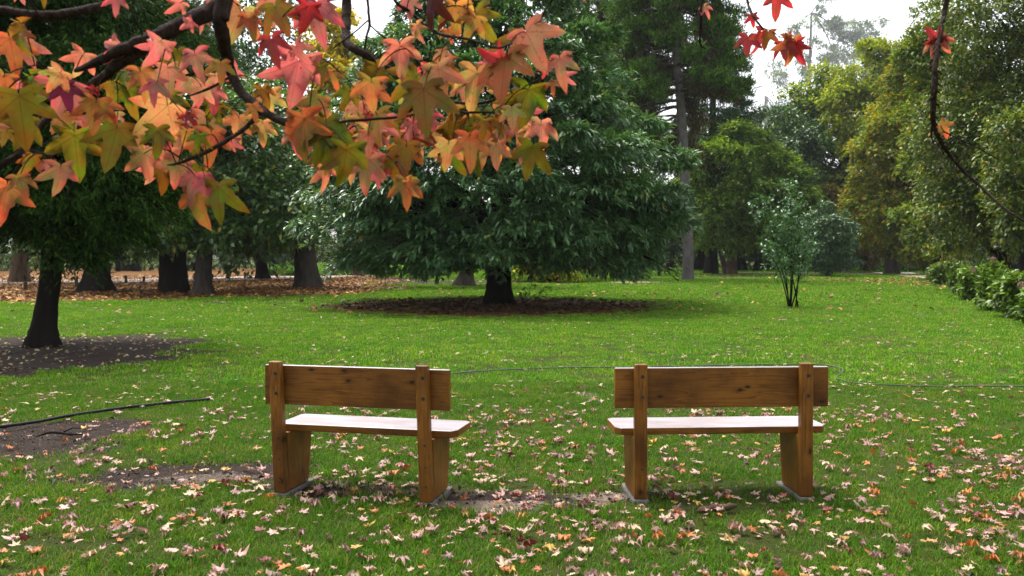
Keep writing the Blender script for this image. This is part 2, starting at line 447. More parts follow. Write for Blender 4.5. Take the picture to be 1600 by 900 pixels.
def ribbon(name, pts, w, z, mat):
    pts = smooth_path([(p[0], p[1]) for p in pts], 8); V = []; Fc = []
    for i, p in enumerate(pts):
        t = pts[min(i + 1, len(pts) - 1)] - pts[max(i - 1, 0)]; t = t / np.linalg.norm(t); nn = np.array([-t[1], t[0]])
        ww = w * (0.9 + 0.2 * float(vnoise(p[0], p[1], 4)))
        for s in (-1, 1): V.append((p[0] + nn[0] * s * ww, p[1] + nn[1] * s * ww, z))
        if i: k = 2 * i; Fc.append((k - 2, k - 1, k + 1, k))
    me = bpy.data.meshes.new(name); me.from_pydata(V, [], Fc); me.update()
    return tag(obj(name, me, mat), kind='structure')
ribbon('gravel_path', PATH_A, 3.8, 0.06, M_PATH)
ribbon('gravel_path', [(20.6, 33), (23.5, 40), (30, 60), (36, 85)], 1.6, 0.06, M_PATH)

# ------------------------------------------------------------------ the grass (uncountable)
def grass_template(name, r, nblades, h, w, seed, lush=1.0):
    g = np.random.default_rng(seed)
    a = g.uniform(0, 2 * np.pi, nblades); q = r * np.sqrt(g.uniform(0, 1, nblades))
    P = np.stack([q * np.cos(a), q * np.sin(a), np.full(nblades, -0.012)], -1)
    b = g.uniform(0, 2 * np.pi, nblades); hh = h * g.uniform(0.45, 1.25, nblades); ww = w * g.uniform(0.6, 1.2, nblades)
    D = np.stack([np.cos(b), np.sin(b), np.zeros(nblades)], -1); S = np.stack([-np.sin(b), np.cos(b), np.zeros(nblades)], -1)
    lean = g.uniform(0.1, 1.0, nblades)[:, None]; U = np.array([0, 0, 1.0])
    mid = P + U * (hh * 0.6)[:, None] + D * lean * (hh * 0.3)[:, None]
    tip = P + U * (hh * (1 - 0.25 * lean[:, 0]))[:, None] + D * lean * (hh * 0.95)[:, None]
    V = np.stack([P - S * ww[:, None] / 2, P + S * ww[:, None] / 2, mid - S * ww[:, None] * 0.42, mid + S * ww[:, None] * 0.42, tip], 1)
    k = np.arange(nblades)[:, None, None] * 5
    T = (np.array([[0, 1, 3], [0, 3, 2], [2, 3, 4]])[None] + k).reshape(-1, 3)
    base = np.array([[0.080, 0.220, 0.008], [0.115, 0.262, 0.010], [0.050, 0.160, 0.006], [0.165, 0.275, 0.018], [0.30, 0.25, 0.10]])
    c = base[g.choice(5, nblades, p=[.31, .28, .2, .13, .08])] * g.uniform(0.8, 1.2, (nblades, 1)) * lush
    me = mesh_from(name, V.reshape(-1, 3), T, np.repeat(c, 5, 0)); me.materials.append(M_BLADE)
    return bpy.data.objects.new(name, me)      # never linked to the scene: only a source of blades

def scatter(name, P, rot, scl, ind, templates, mat, kind='stuff'):
    me = bpy.data.meshes.new(name); me.vertices.add(len(P)); me.vertices.foreach_set('co', np.asarray(P, np.float32).ravel())
    for nm, ty, key, val in (('rot', 'FLOAT_VECTOR', 'vector', rot), ('scl', 'FLOAT', 'value', scl), ('ind', 'INT', 'value', ind)):
        a = me.attributes.new(nm, ty, 'POINT'); a.data.foreach_set(key, np.asarray(val, np.int32 if ty == 'INT' else np.float32).ravel())
    o = obj(name, me, mat)
    ng = bpy.data.node_groups.new(name + '_scatter', 'GeometryNodeTree')
    ng.interface.new_socket('Geometry', in_out='INPUT', socket_type='NodeSocketGeometry')
    ng.interface.new_socket('Geometry', in_out='OUTPUT', socket_type='NodeSocketGeometry')
    N, Lk = ng.nodes, ng.links
    gi, go = N.new('NodeGroupInput'), N.new('NodeGroupOutput')
    jn = N.new('GeometryNodeJoinGeometry')
    for t in reversed(templates):
        oi = N.new('GeometryNodeObjectInfo'); oi.inputs['Object'].default_value = t
        gt = N.new('GeometryNodeGeometryToInstance'); Lk.new(oi.outputs['Geometry'], gt.inputs[0]); Lk.new(gt.outputs[0], jn.inputs[0])
    ip = N.new('GeometryNodeInstanceOnPoints'); ip.inputs['Pick Instance'].default_value = True
    Lk.new(gi.outputs[0], ip.inputs['Points']); Lk.new(jn.outputs[0], ip.inputs['Instance'])
    for nm, ty, sock in (('rot', 'FLOAT_VECTOR', 'Rotation'), ('scl', 'FLOAT', 'Scale'), ('ind', 'INT', 'Instance Index')):
        na_ = N.new('GeometryNodeInputNamedAttribute'); na_.data_type = ty; na_.inputs['Name'].default_value = nm
        Lk.new(na_.outputs['Attribute'], ip.inputs[sock])
    Lk.new(ip.outputs[0], go.inputs[0])
    md = o.modifiers.new('scatter', 'NODES'); md.node_group = ng
    return tag(o, kind=kind)

gP, gR, gS, gI = [], [], [], []
for (y0, y1, step, sc, first) in ((2.2, 11.5, 0.135, 1.0, 0), (11.5, 30, 0.34, 1.0, 3), (30, 72, 0.8, 1.0, 6), (72, 125, 1.7, 1.0, 9)):
    ys = np.arange(y0, y1, step); pts = []
    for y in ys:
        hw = 0.62 * y + 2.0; xs = np.arange(-hw, hw, step)
        pts.append(np.stack([xs, np.full_like(xs, y)], -1))
    pts = np.concatenate(pts) + RNG.uniform(-0.5, 0.5, (sum(map(len, pts)), 2)) * step
    s_, l_, a_ = masks(pts[:, 0], pts[:, 1])
    dens = 1 - np.clip(np.maximum(np.maximum(s_, l_ * 0.95), a_) * 1.7 - 0.15, 0, 0.995)
    patch = fbm(pts[:, 0] * 1.3, pts[:, 1] * 1.3, 44)
    thin = np.clip((12 - pts[:, 1]) / 6, 0, 1)
    dens = dens * np.clip(1.15 - thin * 2.0 * np.clip(.52 - fbm(pts[:, 0] * .9, pts[:, 1] * 1.4, 47), 0, .5) * 2.2, .5, 1) * np.clip(0.7 + 1.2 * patch, 0.5, 1)
    keep = RNG.uniform(0, 1, len(pts)) < dens; pts = pts[keep]; patch = patch[keep]
    n_ = len(pts)
    gP.append(np.column_stack([pts, gheight(pts[:, 0], pts[:, 1])]))
    gR.append(np.column_stack([RNG.uniform(-.08, .08, n_), RNG.uniform(-.08, .08, n_), RNG.uniform(0, 6.28, n_)]))
    gS.append(sc * (0.5 + 0.95 * patch) * RNG.uniform(0.8, 1.2, n_)); gI.append(first + RNG.integers(0, 3, n_))
TPL = [grass_template('grass_tuft', 0.15, 170, 0.046, 0.0050, s) for s in (1, 2, 3)] + \
      [grass_template('grass_tuft', 0.30, 200, 0.050, 0.011, s, 1.5) for s in (4, 5, 6)] + \
      [grass_template('grass_tuft', 0.70, 260, 0.060, 0.028, s, 1.6) for s in (7, 8, 9)] + \
      [grass_template('grass_tuft', 1.5, 320, 0.085, 0.07, s, 1.45) for s in (10, 11, 12)]
scatter('grass', np.concatenate(gP), np.concatenate(gR), np.concatenate(gS), np.concatenate(gI), TPL, M_BLADE)

# ------------------------------------------------------------------ foliage builders
def leaf_cards(P, D, N, L, W, C, fold=0.12):
    n = len(P); D = norm(D); S = norm(np.cross(D, N)); N = np.cross(S, D)
    L = np.broadcast_to(np.asarray(L, float), (n,))[:, None]; W = np.broadcast_to(np.asarray(W, float), (n,))[:, None]
    m = P + D * L * 0.45
    V = np.stack([P, m + S * W / 2 + N * W * fold, P + D * L - N * L * 0.12, m - S * W / 2 + N * W * fold], 1).reshape(-1, 3)
    k = np.arange(n)[:, None, None] * 4
    T = (np.array([[0, 1, 2], [0, 2, 3]])[None] + k).reshape(-1, 3)
    return V, T, np.repeat(C, 4, 0)

def pick_cols(n, cols, jit=0.18):
    c = np.array([k[0] for k in cols]); w = np.array([k[1] for k in cols], float); w /= w.sum()
    return c[RNG.choice(len(c), n, p=w)] * RNG.uniform(1 - jit, 1 + jit, (n, 1)) * RNG.uniform(0.93, 1.07, (n, 3))

def sprays(P, O, k, L, W, cols, droop=0.5, spread=0.8, tuft=0.1, gain=None, jit=0.18, up=0.6, nj=0.5):
    """k leaves fanned out round each twig tip P that points along O."""
    n = len(P); O = norm(O)
    Pr = np.repeat(P, k, 0) + RNG.normal(0, 1, (n * k, 3)) * tuft
    D = np.repeat(O, k, 0) + RNG.normal(0, 1, (n * k, 3)) * spread; D = norm(D); D[:, 2] -= droop
    N = RNG.normal(0, 1, (n * k, 3)) * nj + np.repeat(O, k, 0) * 0.5; N[:, 2] += up
    c = pick_cols(n * k, cols, jit)
    if gain is not None: c = c * np.repeat(gain, k, 0)
    return leaf_cards(Pr, D, N, L * RNG.uniform(0.65, 1.25, n * k), W * RNG.uniform(0.75, 1.2, n * k), c)

def crown(parts, name, mat, parent):
    Vs, Ts, Cs = [], [], []; o = 0
    for V, T, C in parts:
        Vs.append(V); Ts.append(T + o); Cs.append(C); o += len(V)
    ob = obj(name, mesh_from(name, np.concatenate(Vs), np.concatenate(Ts), np.concatenate(Cs)), mat, parent)
    return ob

def trunk_mesh(path, n=14, flare=1.5, rough=0.05, roots=5):
    """path: (x, y, z, r) from the ground up; the foot flares into root ridges."""
    pts = smooth_path(path, 5); V = []; Fc = []; ph = random.random() * 6
    z0 = pts[0][2]; r0 = pts[0][3]
    for i, p in enumerate(pts):
        fl = (flare - 1) * math.exp(-((p[2] - z0) / (r0 * 1.1)) ** 1.0)
        for k in range(n):
            w = 2 * math.pi * k / n
            r = p[3] * (1 + fl * (0.75 + 0.5 * math.cos(roots * w + ph)) + 0.06 * math.cos(3 * w + p[2] * 0.6 + ph) + rough * (random.random() - .5) * 2)
            V.append((p[0] + math.cos(w) * r, p[1] + math.sin(w) * r, p[2] - (0.08 if i == 0 else 0)))
        if i:
            b = (i - 1) * n
            for k in range(n): Fc.append((b + k, b + (k + 1) % n, b + n + (k + 1) % n, b + n + k))
    Fc.append(tuple(range(len(V) - n, len(V))))
    me = bpy.data.meshes.new('trunk'); me.from_pydata(V, [], Fc); me.update()
    me.polygons.foreach_set('use_smooth', np.ones(len(me.polygons), bool))
    return me

def clusters(ells, n, r, flat=0.65, shell=0.5, front=0.35):
    """Centres, radii, outward directions of n foliage clumps inside ellipsoids (cx, cy, cz, rx, ry, rz)."""
    vol = np.array([e[3] * e[4] * e[5] for e in ells]) ** 0.7; w = vol / vol.sum()
    ei = RNG.choice(len(ells), n, p=w); E = np.array(ells)[ei]
    d = norm(RNG.normal(0, 1, (n, 3)))
    back = (d[:, 1] > 0.2) & (RNG.uniform(0, 1, n) > front); d[back, 1] *= -1      # fewer clumps on the far side
    q = RNG.uniform(shell, 1.0, (n, 1)) ** 0.6
    c = E[:, :3] + d * q * E[:, 3:]
    rr = RNG.uniform(r[0], r[1], n)
    return c, rr, d

def clump_foliage(ells, n, r, twigs, k, L, W, cols, flat=0.52, droop=0.35, spread=0.65, gainj=0.30, shell=0.45, tipcols=None, tipz=None):
    c, rr, d = clusters(ells, n, r, shell=shell)
    dd = norm(RNG.normal(0, 1, (n, twigs, 3)) + np.array([0, -0.15, 0.55]) + d[:, None, :] * 0.5)
    rad_ = RNG.uniform(0.62, 1.04, (n, twigs, 1)) * rr[:, None, None]
    P = c[:, None, :] + dd * rad_ * np.array([1, 1, flat])
    O = dd + d[:, None, :] * 0.4
    gain = np.repeat(1 + RNG.uniform(-gainj, gainj, (n, 1)) * np.array([[1.1, 0.9, 0.7]]), twigs, 0)
    P = P.reshape(-1, 3); O = O.reshape(-1, 3)
    P[:, 2] = np.maximum(P[:, 2], 0.25)
    out = []
    if tipcols is not None:
        top = RNG.uniform(0, 1, len(P)) < np.clip((P[:, 2] - tipz[0]) / (tipz[1] - tipz[0]), 0, 1)
        for mk, cc in ((top, tipcols), (~top, cols)):
            if mk.any(): out.append(sprays(P[mk], O[mk], k, L, W, cc, droop, spread, rr.mean() * 0.13, gain[mk], up=1.1, nj=.38))
    else:
        out.append(sprays(P, O, k, L, W, cols, droop, spread, rr.mean() * 0.13, gain, up=1.1, nj=.38))
    return out, c

def limbs(start, targets, r0, mat, parent, name='limb', bend=0.35, n=6):
    for t in targets:
        a = Vector(start) if not isinstance(start, list) else Vector(random.choice(start)); b = Vector(t)
        m = a.lerp(b, 0.5) + Vector((random.uniform(-.1, .1), random.uniform(-.1, .1), bend)) * (b - a).length * 0.5
        p = bez(a, m, b, n); MB().tube(p, [r0 * (1 - 0.8 * i / (n - 1)) for i in range(n)], 6).build(name, mat, parent, True)

def E(d, px, py, hw, hh, depth=1.0, dy=0):
    """An ellipsoid of crown at distance d, seen at (px, py) with half sizes hw, hh in pixels."""
    c = at(px, py, d + dy); k = d / F
    return (c.x, c.y, c.z, hw * k, hw * k * depth, hh * k)

def broadleaf(name, label, base_px, d, path_px, ells, n, r, twigs, k, L, W, cols, mat=None, bark=None, nl=7, group=None, root=1.5, extra_trunks=(), tronly=False, **kw):
    """A tree at distance d: trunk along path_px (px, py, radius m), crown in ells, limbs up into the clumps."""
    b = at(base_px, 400, d); b = Vector((b.x, b.y, gz(b.x, b.y)))
    root_o = empty(name, b, label, 'tree', group)
    def rel(p): return Vector(p) - b
    pp = []
    for i, (px, py, rr) in enumerate(path_px):
        q = at(px, py, d); z = 0.0 if i == 0 else q.z - b.z
        pp.append((q.x - b.x, 0, z, rr))
    obj('trunk', trunk_mesh(pp, 14, root), bark or M_BARK, root_o)
    for tp in extra_trunks:
        qq = []
        for i, (px, py, rr) in enumerate(tp):
            q = at(px, py, d); qq.append((q.x - b.x, 0.3, 0.0 if i == 0 else q.z - b.z, rr))
        obj('trunk', trunk_mesh(qq, 10, 1.3), bark or M_BARK, root_o)
    er = [(e[0] - b.x, e[1] - b.y, e[2] - b.z, *e[3:]) for e in ells]
    if 60 < d < 120: L, W = L * 1.35, W * 1.3
    fol, c = clump_foliage(er, n, r, twigs, k, L, W, cols, **kw)
    crown(fol, 'crown', mat or M_FOL, root_o)
    top = pp[-1]
    ch = c[RNG.choice(len(c), min(nl, len(c)), replace=False)]
    limbs([Vector(pp[-1][:3]), Vector(pp[max(0, len(pp) - 2)][:3]).lerp(Vector(pp[-1][:3]), 0.5)], ch, top[3] * 0.55, bark or M_BARK, root_o)
    return root_o

# ------------------------------------------------------------------ the broad evergreen in the middle
G_DARK = [((0.052, 0.102, 0.052), 4), ((0.078, 0.135, 0.072), 3), ((0.110, 0.165, 0.100), 2.2), ((0.028, 0.058, 0.028), 2), ((0.10, 0.13, 0.04), 0.3), ((0.26, 0.19, 0.03), 0.10)]
def middle_tree():
    t = empty('evergreen_tree', (CT.x, CT.y, gz(CT.x, CT.y)), 'broad dark evergreen with tiered drooping boughs standing alone in the middle of the lawn', 'tree')
    obj('trunk', trunk_mesh([(0, 0, 0, .43), (.0, 0, .5, .40), (.02, 0, 1.1, .39), (-.02, 0, 2.2, .36), (.05, 0, 4.5, .28), (0, 0, 7.5, .18), (0, 0, 11, .05)], 18, 1.35), M_BARK, t)
    zz = np.array([0.7, 1.2, 1.8, 2.7, 3.8, 5.0, 6.0, 6.8, 8.3, 10.3, 11.4, 12.2]); rr = np.array([4.2, 5.4, 6.2, 6.5, 6.45, 6.35, 6.1, 5.5, 4.5, 2.7, 1.6, 0.4])
    parts = []
    n = 150
    zs = []
    while len(zs) < n:
        z = RNG.uniform(1.0, 12.0)
        if RNG.uniform(0, 1) < np.interp(z, zz, rr) / 6.5 + 0.1: zs.append(z)
    for i, z in enumerate(sorted(zs)):
        az = i * 2.39996 + RNG.uniform(-.3, .3)
        if math.sin(az) > 0.55 and RNG.uniform(0, 1) < 0.45: az = -az
        Rz = float(np.interp(z, zz, rr)) * RNG.uniform(0.72, 1.05)
        dx, dy = math.cos(az), math.sin(az)
        z0 = max(1.35, z * 0.72 + 0.1)
        P0 = Vector((0, 0, z0)); P2 = Vector((dx * Rz, dy * Rz, z)); P1 = Vector((dx * Rz * .6, dy * Rz * .6, max(z, z0) + 0.55 + 0.08 * Rz))
        cv = bez(P0, P1, P2, 9)
        r0 = 0.05 + 0.016 * Rz
        if i % 3 == 0 or z < 3.5: MB().tube(cv, [r0 * (1 - .85 * k / 8) for k in range(9)], 6).build('limb', M_BARK, t, True)
        m = int(18 + 8 * Rz)
        tt = RNG.uniform(0.28, 1.0, m) ** 0.65
        B = np.array([list(p) for p in (P0, P1, P2)])
        C = ((1 - tt) ** 2)[:, None] * B[0] + (2 * tt * (1 - tt))[:, None] * B[1] + (tt ** 2)[:, None] * B[2]
        w = (0.25 + 0.30 * Rz) * np.sqrt(np.clip(tt * (1.12 - tt) * 4, 0.05, 1))
        side = RNG.uniform(-1, 1, m); lat = side * w
        S = np.array([-dy, dx, 0]); Dv = np.array([dx, dy, 0])
        P = C + S * lat[:, None]; P[:, 2] += RNG.normal(0, 0.10, m) - 0.22 * side ** 2 * w - 0.10
        P[:, 2] = np.maximum(P[:, 2], np.interp(np.hypot(P[:, 0], P[:, 1]), [0, 2, 3.5], [1.9, 1.6, .9]) + 0.25 * RNG.uniform(0, 1, m))
        O = Dv * 0.9 + S * side[:, None] * 0.8 + np.array([0, 0, 0.10])
        g = np.full((m, 3), 1 + RNG.uniform(-.2, .2)) * np.array([1 + RNG.uniform(-.1, .1), 1, 1])
        parts.append(sprays(P, O, 8, 0.27, 0.090, G_DARK, 0.36, 0.45, 0.05, g, up=1.4, nj=.25))
    n = 205; z = RNG.uniform(1.2, 12.0, n); z = z[RNG.uniform(0, 1, n) < np.interp(z, zz, rr) / 6.5 + .15]; n = len(z)
    az = RNG.uniform(-2.75, -.4, n) ; flip = RNG.uniform(0, 1, n) < .32; az[flip] *= -1
    q = np.interp(z, zz, rr) * RNG.uniform(.66, .97, n); d = np.stack([np.cos(az), np.sin(az), np.clip((z - 4) / 9, -.15, .8)], -1)
    c = np.stack([np.cos(az) * q, np.sin(az) * q, z], -1); tw = 66
    dd = norm(RNG.normal(0, 1, (n, tw, 3)) + d[:, None] * .7 + np.array([0, 0, .5])); cr = RNG.uniform(.45, .98, (n, 1, 1))
    P = (c[:, None] + dd * cr * RNG.uniform(.6, 1.05, (n, tw, 1)) * np.array([1.25, 1.2, .42])).reshape(-1, 3); O = (dd + d[:, None] * .6).reshape(-1, 3)
    P[:, 2] = np.maximum(P[:, 2], np.interp(np.hypot(P[:, 0], P[:, 1]), [0, 2, 3.5], [1.9, 1.65, .9]) + .3 * RNG.uniform(0, 1, len(P)))
    parts.append(sprays(P, O, 8, .25, .085, G_DARK, .32, .5, .06, np.repeat(1 + RNG.uniform(-.25, .35, (n, 1)) * np.array([[1.1, 1, .8]]), tw, 0), up=1.9, nj=.25))
    crown(parts, 'crown', M_FOL, t)
    sp = MB()                                 # a leafy sucker shoot at the trunk's foot
    for k in range(5): sp.tube(bez((.75, -.3, 0), (.85 + .1 * k, -.35, .3), (.7 + .18 * k, -.4 + .05 * k, .35 + .12 * (k % 3)), 5), .008, 4)
    sp.build('sucker_stem', M_BARK, t)
    P = np.array([(.7 + .16 * k, -.4, .25 + .16 * (k % 4)) for k in range(7)])
    crown([sprays(P, np.tile([0.2, -0.3, .3], (7, 1)), 7, .2, .07, G_DARK, .4, .9, .06)], 'sucker_leaves', M_FOL, t)
middle_tree()

# ------------------------------------------------------------------ the dark conifer close by on the left
def hanging_conifer(name, label, base, H, zz, rr, nb, per, L, W, cols, trunk, z_low, mat=M_NEEDLE, droop=1.0, bark=M_BARK, k=8, flare=1.5, fan=0.3):
    t = empty(name, (base[0], base[1], gz(base[0], base[1])), label, 'tree')
    obj('trunk', trunk_mesh(trunk, 16, flare), bark, t)
    parts = []
    for i in range(nb):
        z = RNG.uniform(z_low, H); Rz = float(np.interp(z, zz, rr)) * RNG.uniform(.6, 1.08)
        az = i * 2.39996 + RNG.uniform(-.4, .4)
        if math.sin(az) > 0.4 and RNG.uniform(0, 1) < 0.5: az = -az
        dx, dy = math.cos(az), math.sin(az)
        lean = np.interp(z, [p[2] for p in trunk], [p[0] for p in trunk])
        z0 = z + 0.25 * Rz * droop
        P0 = Vector((lean, 0, z0)); P1 = Vector((lean + dx * Rz * .6, dy * Rz * .6, z0 + .15 * Rz)); P2 = Vector((lean + dx * Rz, dy * Rz, z))
        if i % 3 == 0: MB().tube(bez(P0, P1, P2, 7), [0.02 + .012 * Rz * (1 - q / 6) for q in range(7)], 5).build('limb', bark, t, True)
        m = per; tt = RNG.uniform(.15, 1, m) ** .7; B = np.array([list(p) for p in (P0, P1, P2)])
        C = ((1 - tt) ** 2)[:, None] * B[0] + (2 * tt * (1 - tt))[:, None] * B[1] + (tt ** 2)[:, None] * B[2]
        side = RNG.uniform(-1, 1, m); w = fan * Rz * np.sqrt(np.clip(tt * (1.2 - tt) * 4, .05, 1))
        S = np.array([-dy, dx, 0]); P = C + S * (side * w)[:, None]
        P[:, 2] -= np.abs(RNG.normal(0, .28, m)) * droop
        P[:, 2] = np.maximum(P[:, 2], z_low - .4)
        O = np.array([dx, dy, -.5 * droop]) + S * side[:, None] * .7
        g = np.full((m, 3), 1 + RNG.uniform(-.25, .25))
        parts.append(sprays(P, O, k, L, W, cols, .45 * droop, .6, .09, g))
    crown(parts, 'crown', mat, t)
    return t
G_CON = [((0.026, 0.055, 0.012), 4), ((0.045, 0.085, 0.016), 3), ((0.070, 0.110, 0.020), 1.2), ((0.016, 0.034, 0.010), 3)]
hanging_conifer('cypress_tree', 'dark feathery conifer with leaning black trunk over bare soil near the black hose', LT, 8.8,
    [1.3, 2.0, 3.0, 4.5, 6.0, 7.6, 8.8], [1.5, 2.1, 2.4, 2.8, 2.7, 1.7, .2], 150, 130, 0.145, 0.034, G_CON,
    [(-.10, 0, 0, .23), (-.07, 0, .35, .20), (.0, 0, .8, .185), (.10, 0, 1.5, .18), (.2, 0, 3.5, .17), (.25, 0, 6, .12), (.2, 0, 8.9, .03)], 1.62, flare=1.5, droop=.7, k=10)

# ------------------------------------------------------------------ trees behind, on the left
G_MID = [((0.065, 0.115, 0.032), 4), ((0.110, 0.165, 0.050), 3), ((0.036, 0.068, 0.022), 3), ((0.36, 0.24, 0.03), 0.35)]
G_OLD = [((0.030, 0.062, 0.016), 4), ((0.050, 0.090, 0.022), 3), ((0.020, 0.040, 0.012), 2)]
hanging_conifer('cypress_tree', 'weeping conifer with broad dark trunk just right of the leaning black trunk', ground(150, 455), 13.0,
    [2.2, 4, 7, 10, 13], [2.8, 3.6, 3.4, 2.2, .3], 90, 75, 0.5, 0.055, G_OLD,
    [(0, 0, 0, .62), (.05, 0, 1, .5), (.1, 0, 3, .42), (.1, 0, 8, .25), (0, 0, 13, .05)], 2.0, flare=1.5)
hanging_conifer('cypress_tree', 'thick black trunked conifer on the leaf litter before the low posts', ground(268, 457), 14.0,
    [3.2, 5, 8, 11, 14], [3.2, 4.2, 3.8, 2.4, .3], 90, 80, 0.5, 0.055, G_OLD,
    [(.1, 0, 0, .62), (.05, 0, 1, .57), (.1, 0, 3, .52), (.1, 0, 8, .3), (0, 0, 14, .05)], 2.9, flare=1.2)
broadleaf('plane_tree', 'glossy green tree with pale grey flared trunk on the leaf litter', 318, 38.5,
    [(318, 460, .40), (318, 435, .34), (320, 395, .33), (322, 350, .28), (325, 300, .22)],
    [E(38.5, 330, 250, 130, 135), E(38.5, 400, 320, 90, 70), E(38.5, 270, 340, 80, 50)], 120, (.7, 1.3), 30, 8, .27, .18, G_MID, bark=M_BARK_G, root=1.5)
broadleaf('plane_tree', 'green tree with grey trunk and small bright leaves beside the broad evergreen', 478, 46,
    [(480, 450, .62), (478, 425, .56), (476, 395, .52), (478, 340, .42), (480, 280, .3)],
    [E(46, 455, 270, 85, 120), E(46, 420, 340, 65, 55), E(46, 500, 235, 60, 75)], 110, (.7, 1.3), 30, 8, .30, .20, G_MID, bark=M_BARK_G, root=1.4)
broadleaf('plane_tree', 'slim dark trunked tree behind the two grey trunked trees', 410, 62,
    [(412, 437, .42), (410, 420, .36), (408, 395, .33), (412, 340, .25)],
    [E(62, 400, 290, 120, 130), E(62, 360, 190, 110, 110)], 80, (1.2, 2.0), 34, 8, .34, .2, G_OLD)
broadleaf('oak_tree', 'tall dark tree filling the top corner behind the weeping conifers', 40, 55,
    [(30, 441, .5), (32, 400, .45), (36, 300, .4)],
    [E(55, 60, 190, 200, 190), E(55, 210, 120, 160, 150), E(55, 330, 70, 130, 110)], 130, (1.2, 2.2), 34, 8, .36, .18, G_OLD, bark=M_BARK_B)
G_YEL = [((0.55, 0.36, 0.03), 4), ((0.42, 0.30, 0.03), 3), ((0.62, 0.44, 0.08), 2), ((0.22, 0.24, 0.04), 1)]
broadleaf('ginkgo_tree', 'bright yellow tree seen through the gap between red leaves and evergreen', 545, 72,
    [(560, 432, .4), (556, 400, .36), (548, 200, .3)],
    [E(72, 525, 75, 38, 75), E(72, 500, 20, 30, 45), E(72, 545, 130, 60, 60), E(72, 650, 62, 30, 26), E(72, 600, 115, 60, 30)], 70, (.7, 1.3), 34, 8, .26, .2, G_YEL, mat=M_SOFT, bark=M_BARK_B)
broadleaf('oak_tree', 'grey trunked tree standing behind the broad evergreen near its stem', 730, 48.5,
    [(724, 447, .42), (730, 420, .34), (735, 390, .32), (740, 300, .25)],
    [E(48.5, 700, 330, 100, 50), E(48.5, 740, 250, 110, 80)], 50, (.9, 1.5), 24, 8, .28, .14, G_OLD, bark=M_BARK_G, root=1.7)
broadleaf('oak_tree', 'thin grey trunk beyond the drooping right boughs of the broad evergreen', 885, 66,
    [(886, 435, .42), (885, 410, .38), (884, 330, .3)],
    [E(66, 890, 330, 110, 55)], 30, (1.0, 1.8), 24, 8, .32, .16, G_OLD, bark=M_BARK_G)
def bush(name, label, px, py, w, h, d, cols, n, L, W, cat='shrub', group=None, mat=None, k=8, twigs=26, r=None, **kw):
    """A shrub whose base is seen at (px, py); w, h in metres."""
    g = at(px, py, d); b = Vector((g.x, d, gz(g.x, d)))
    t = empty(name, b, label, cat, group)
    r = r or (w * .16, w * .28)
    fol, c = clump_foliage([(0, 0, h * .5, w / 2 * .8, w / 2 * .8, h * .42), (0, 0, h * .28, w / 2 * .9, w / 2 * .9, h * .22)], n, r, twigs, k, L, W, cols, shell=.4, **kw)
    crown(fol, 'foliage', mat or M_FOL, t)
    limbs((0, 0, -.03), c[:8], .03 * h, M_BARK_B, t, 'stem', .1, 5)
    return t
bush('yellow_shrub', 'yellow leaved shrub glowing behind the boughs of the broad evergreen', 862, 438, 6, 4.2, 58, G_YEL[:2] + [((.10, .16, .03), 9)], 34, .24, .16, mat=M_SOFT)
for i, (px, w, h, dd) in enumerate(((548, 3.4, .9, 74), (585, 3.2, .8, 76), (505, 2.6, .7, 73), (640, 2.4, .8, 78), (445, 3.0, .8, 72), (690, 2.6, .8, 74))):
    bush('low_shrub', 'low bright green shrub, %s of the row beyond the lawn under the evergreen' % ('third', 'fourth', 'second', 'fifth', 'first', 'last')[i], px, 430, w, h, dd,
         [((.12, .22, .035), 3), ((.08, .16, .03), 2)], 14, .16, .09, group='low shrubs beyond the lawn', mat=M_SOFT)

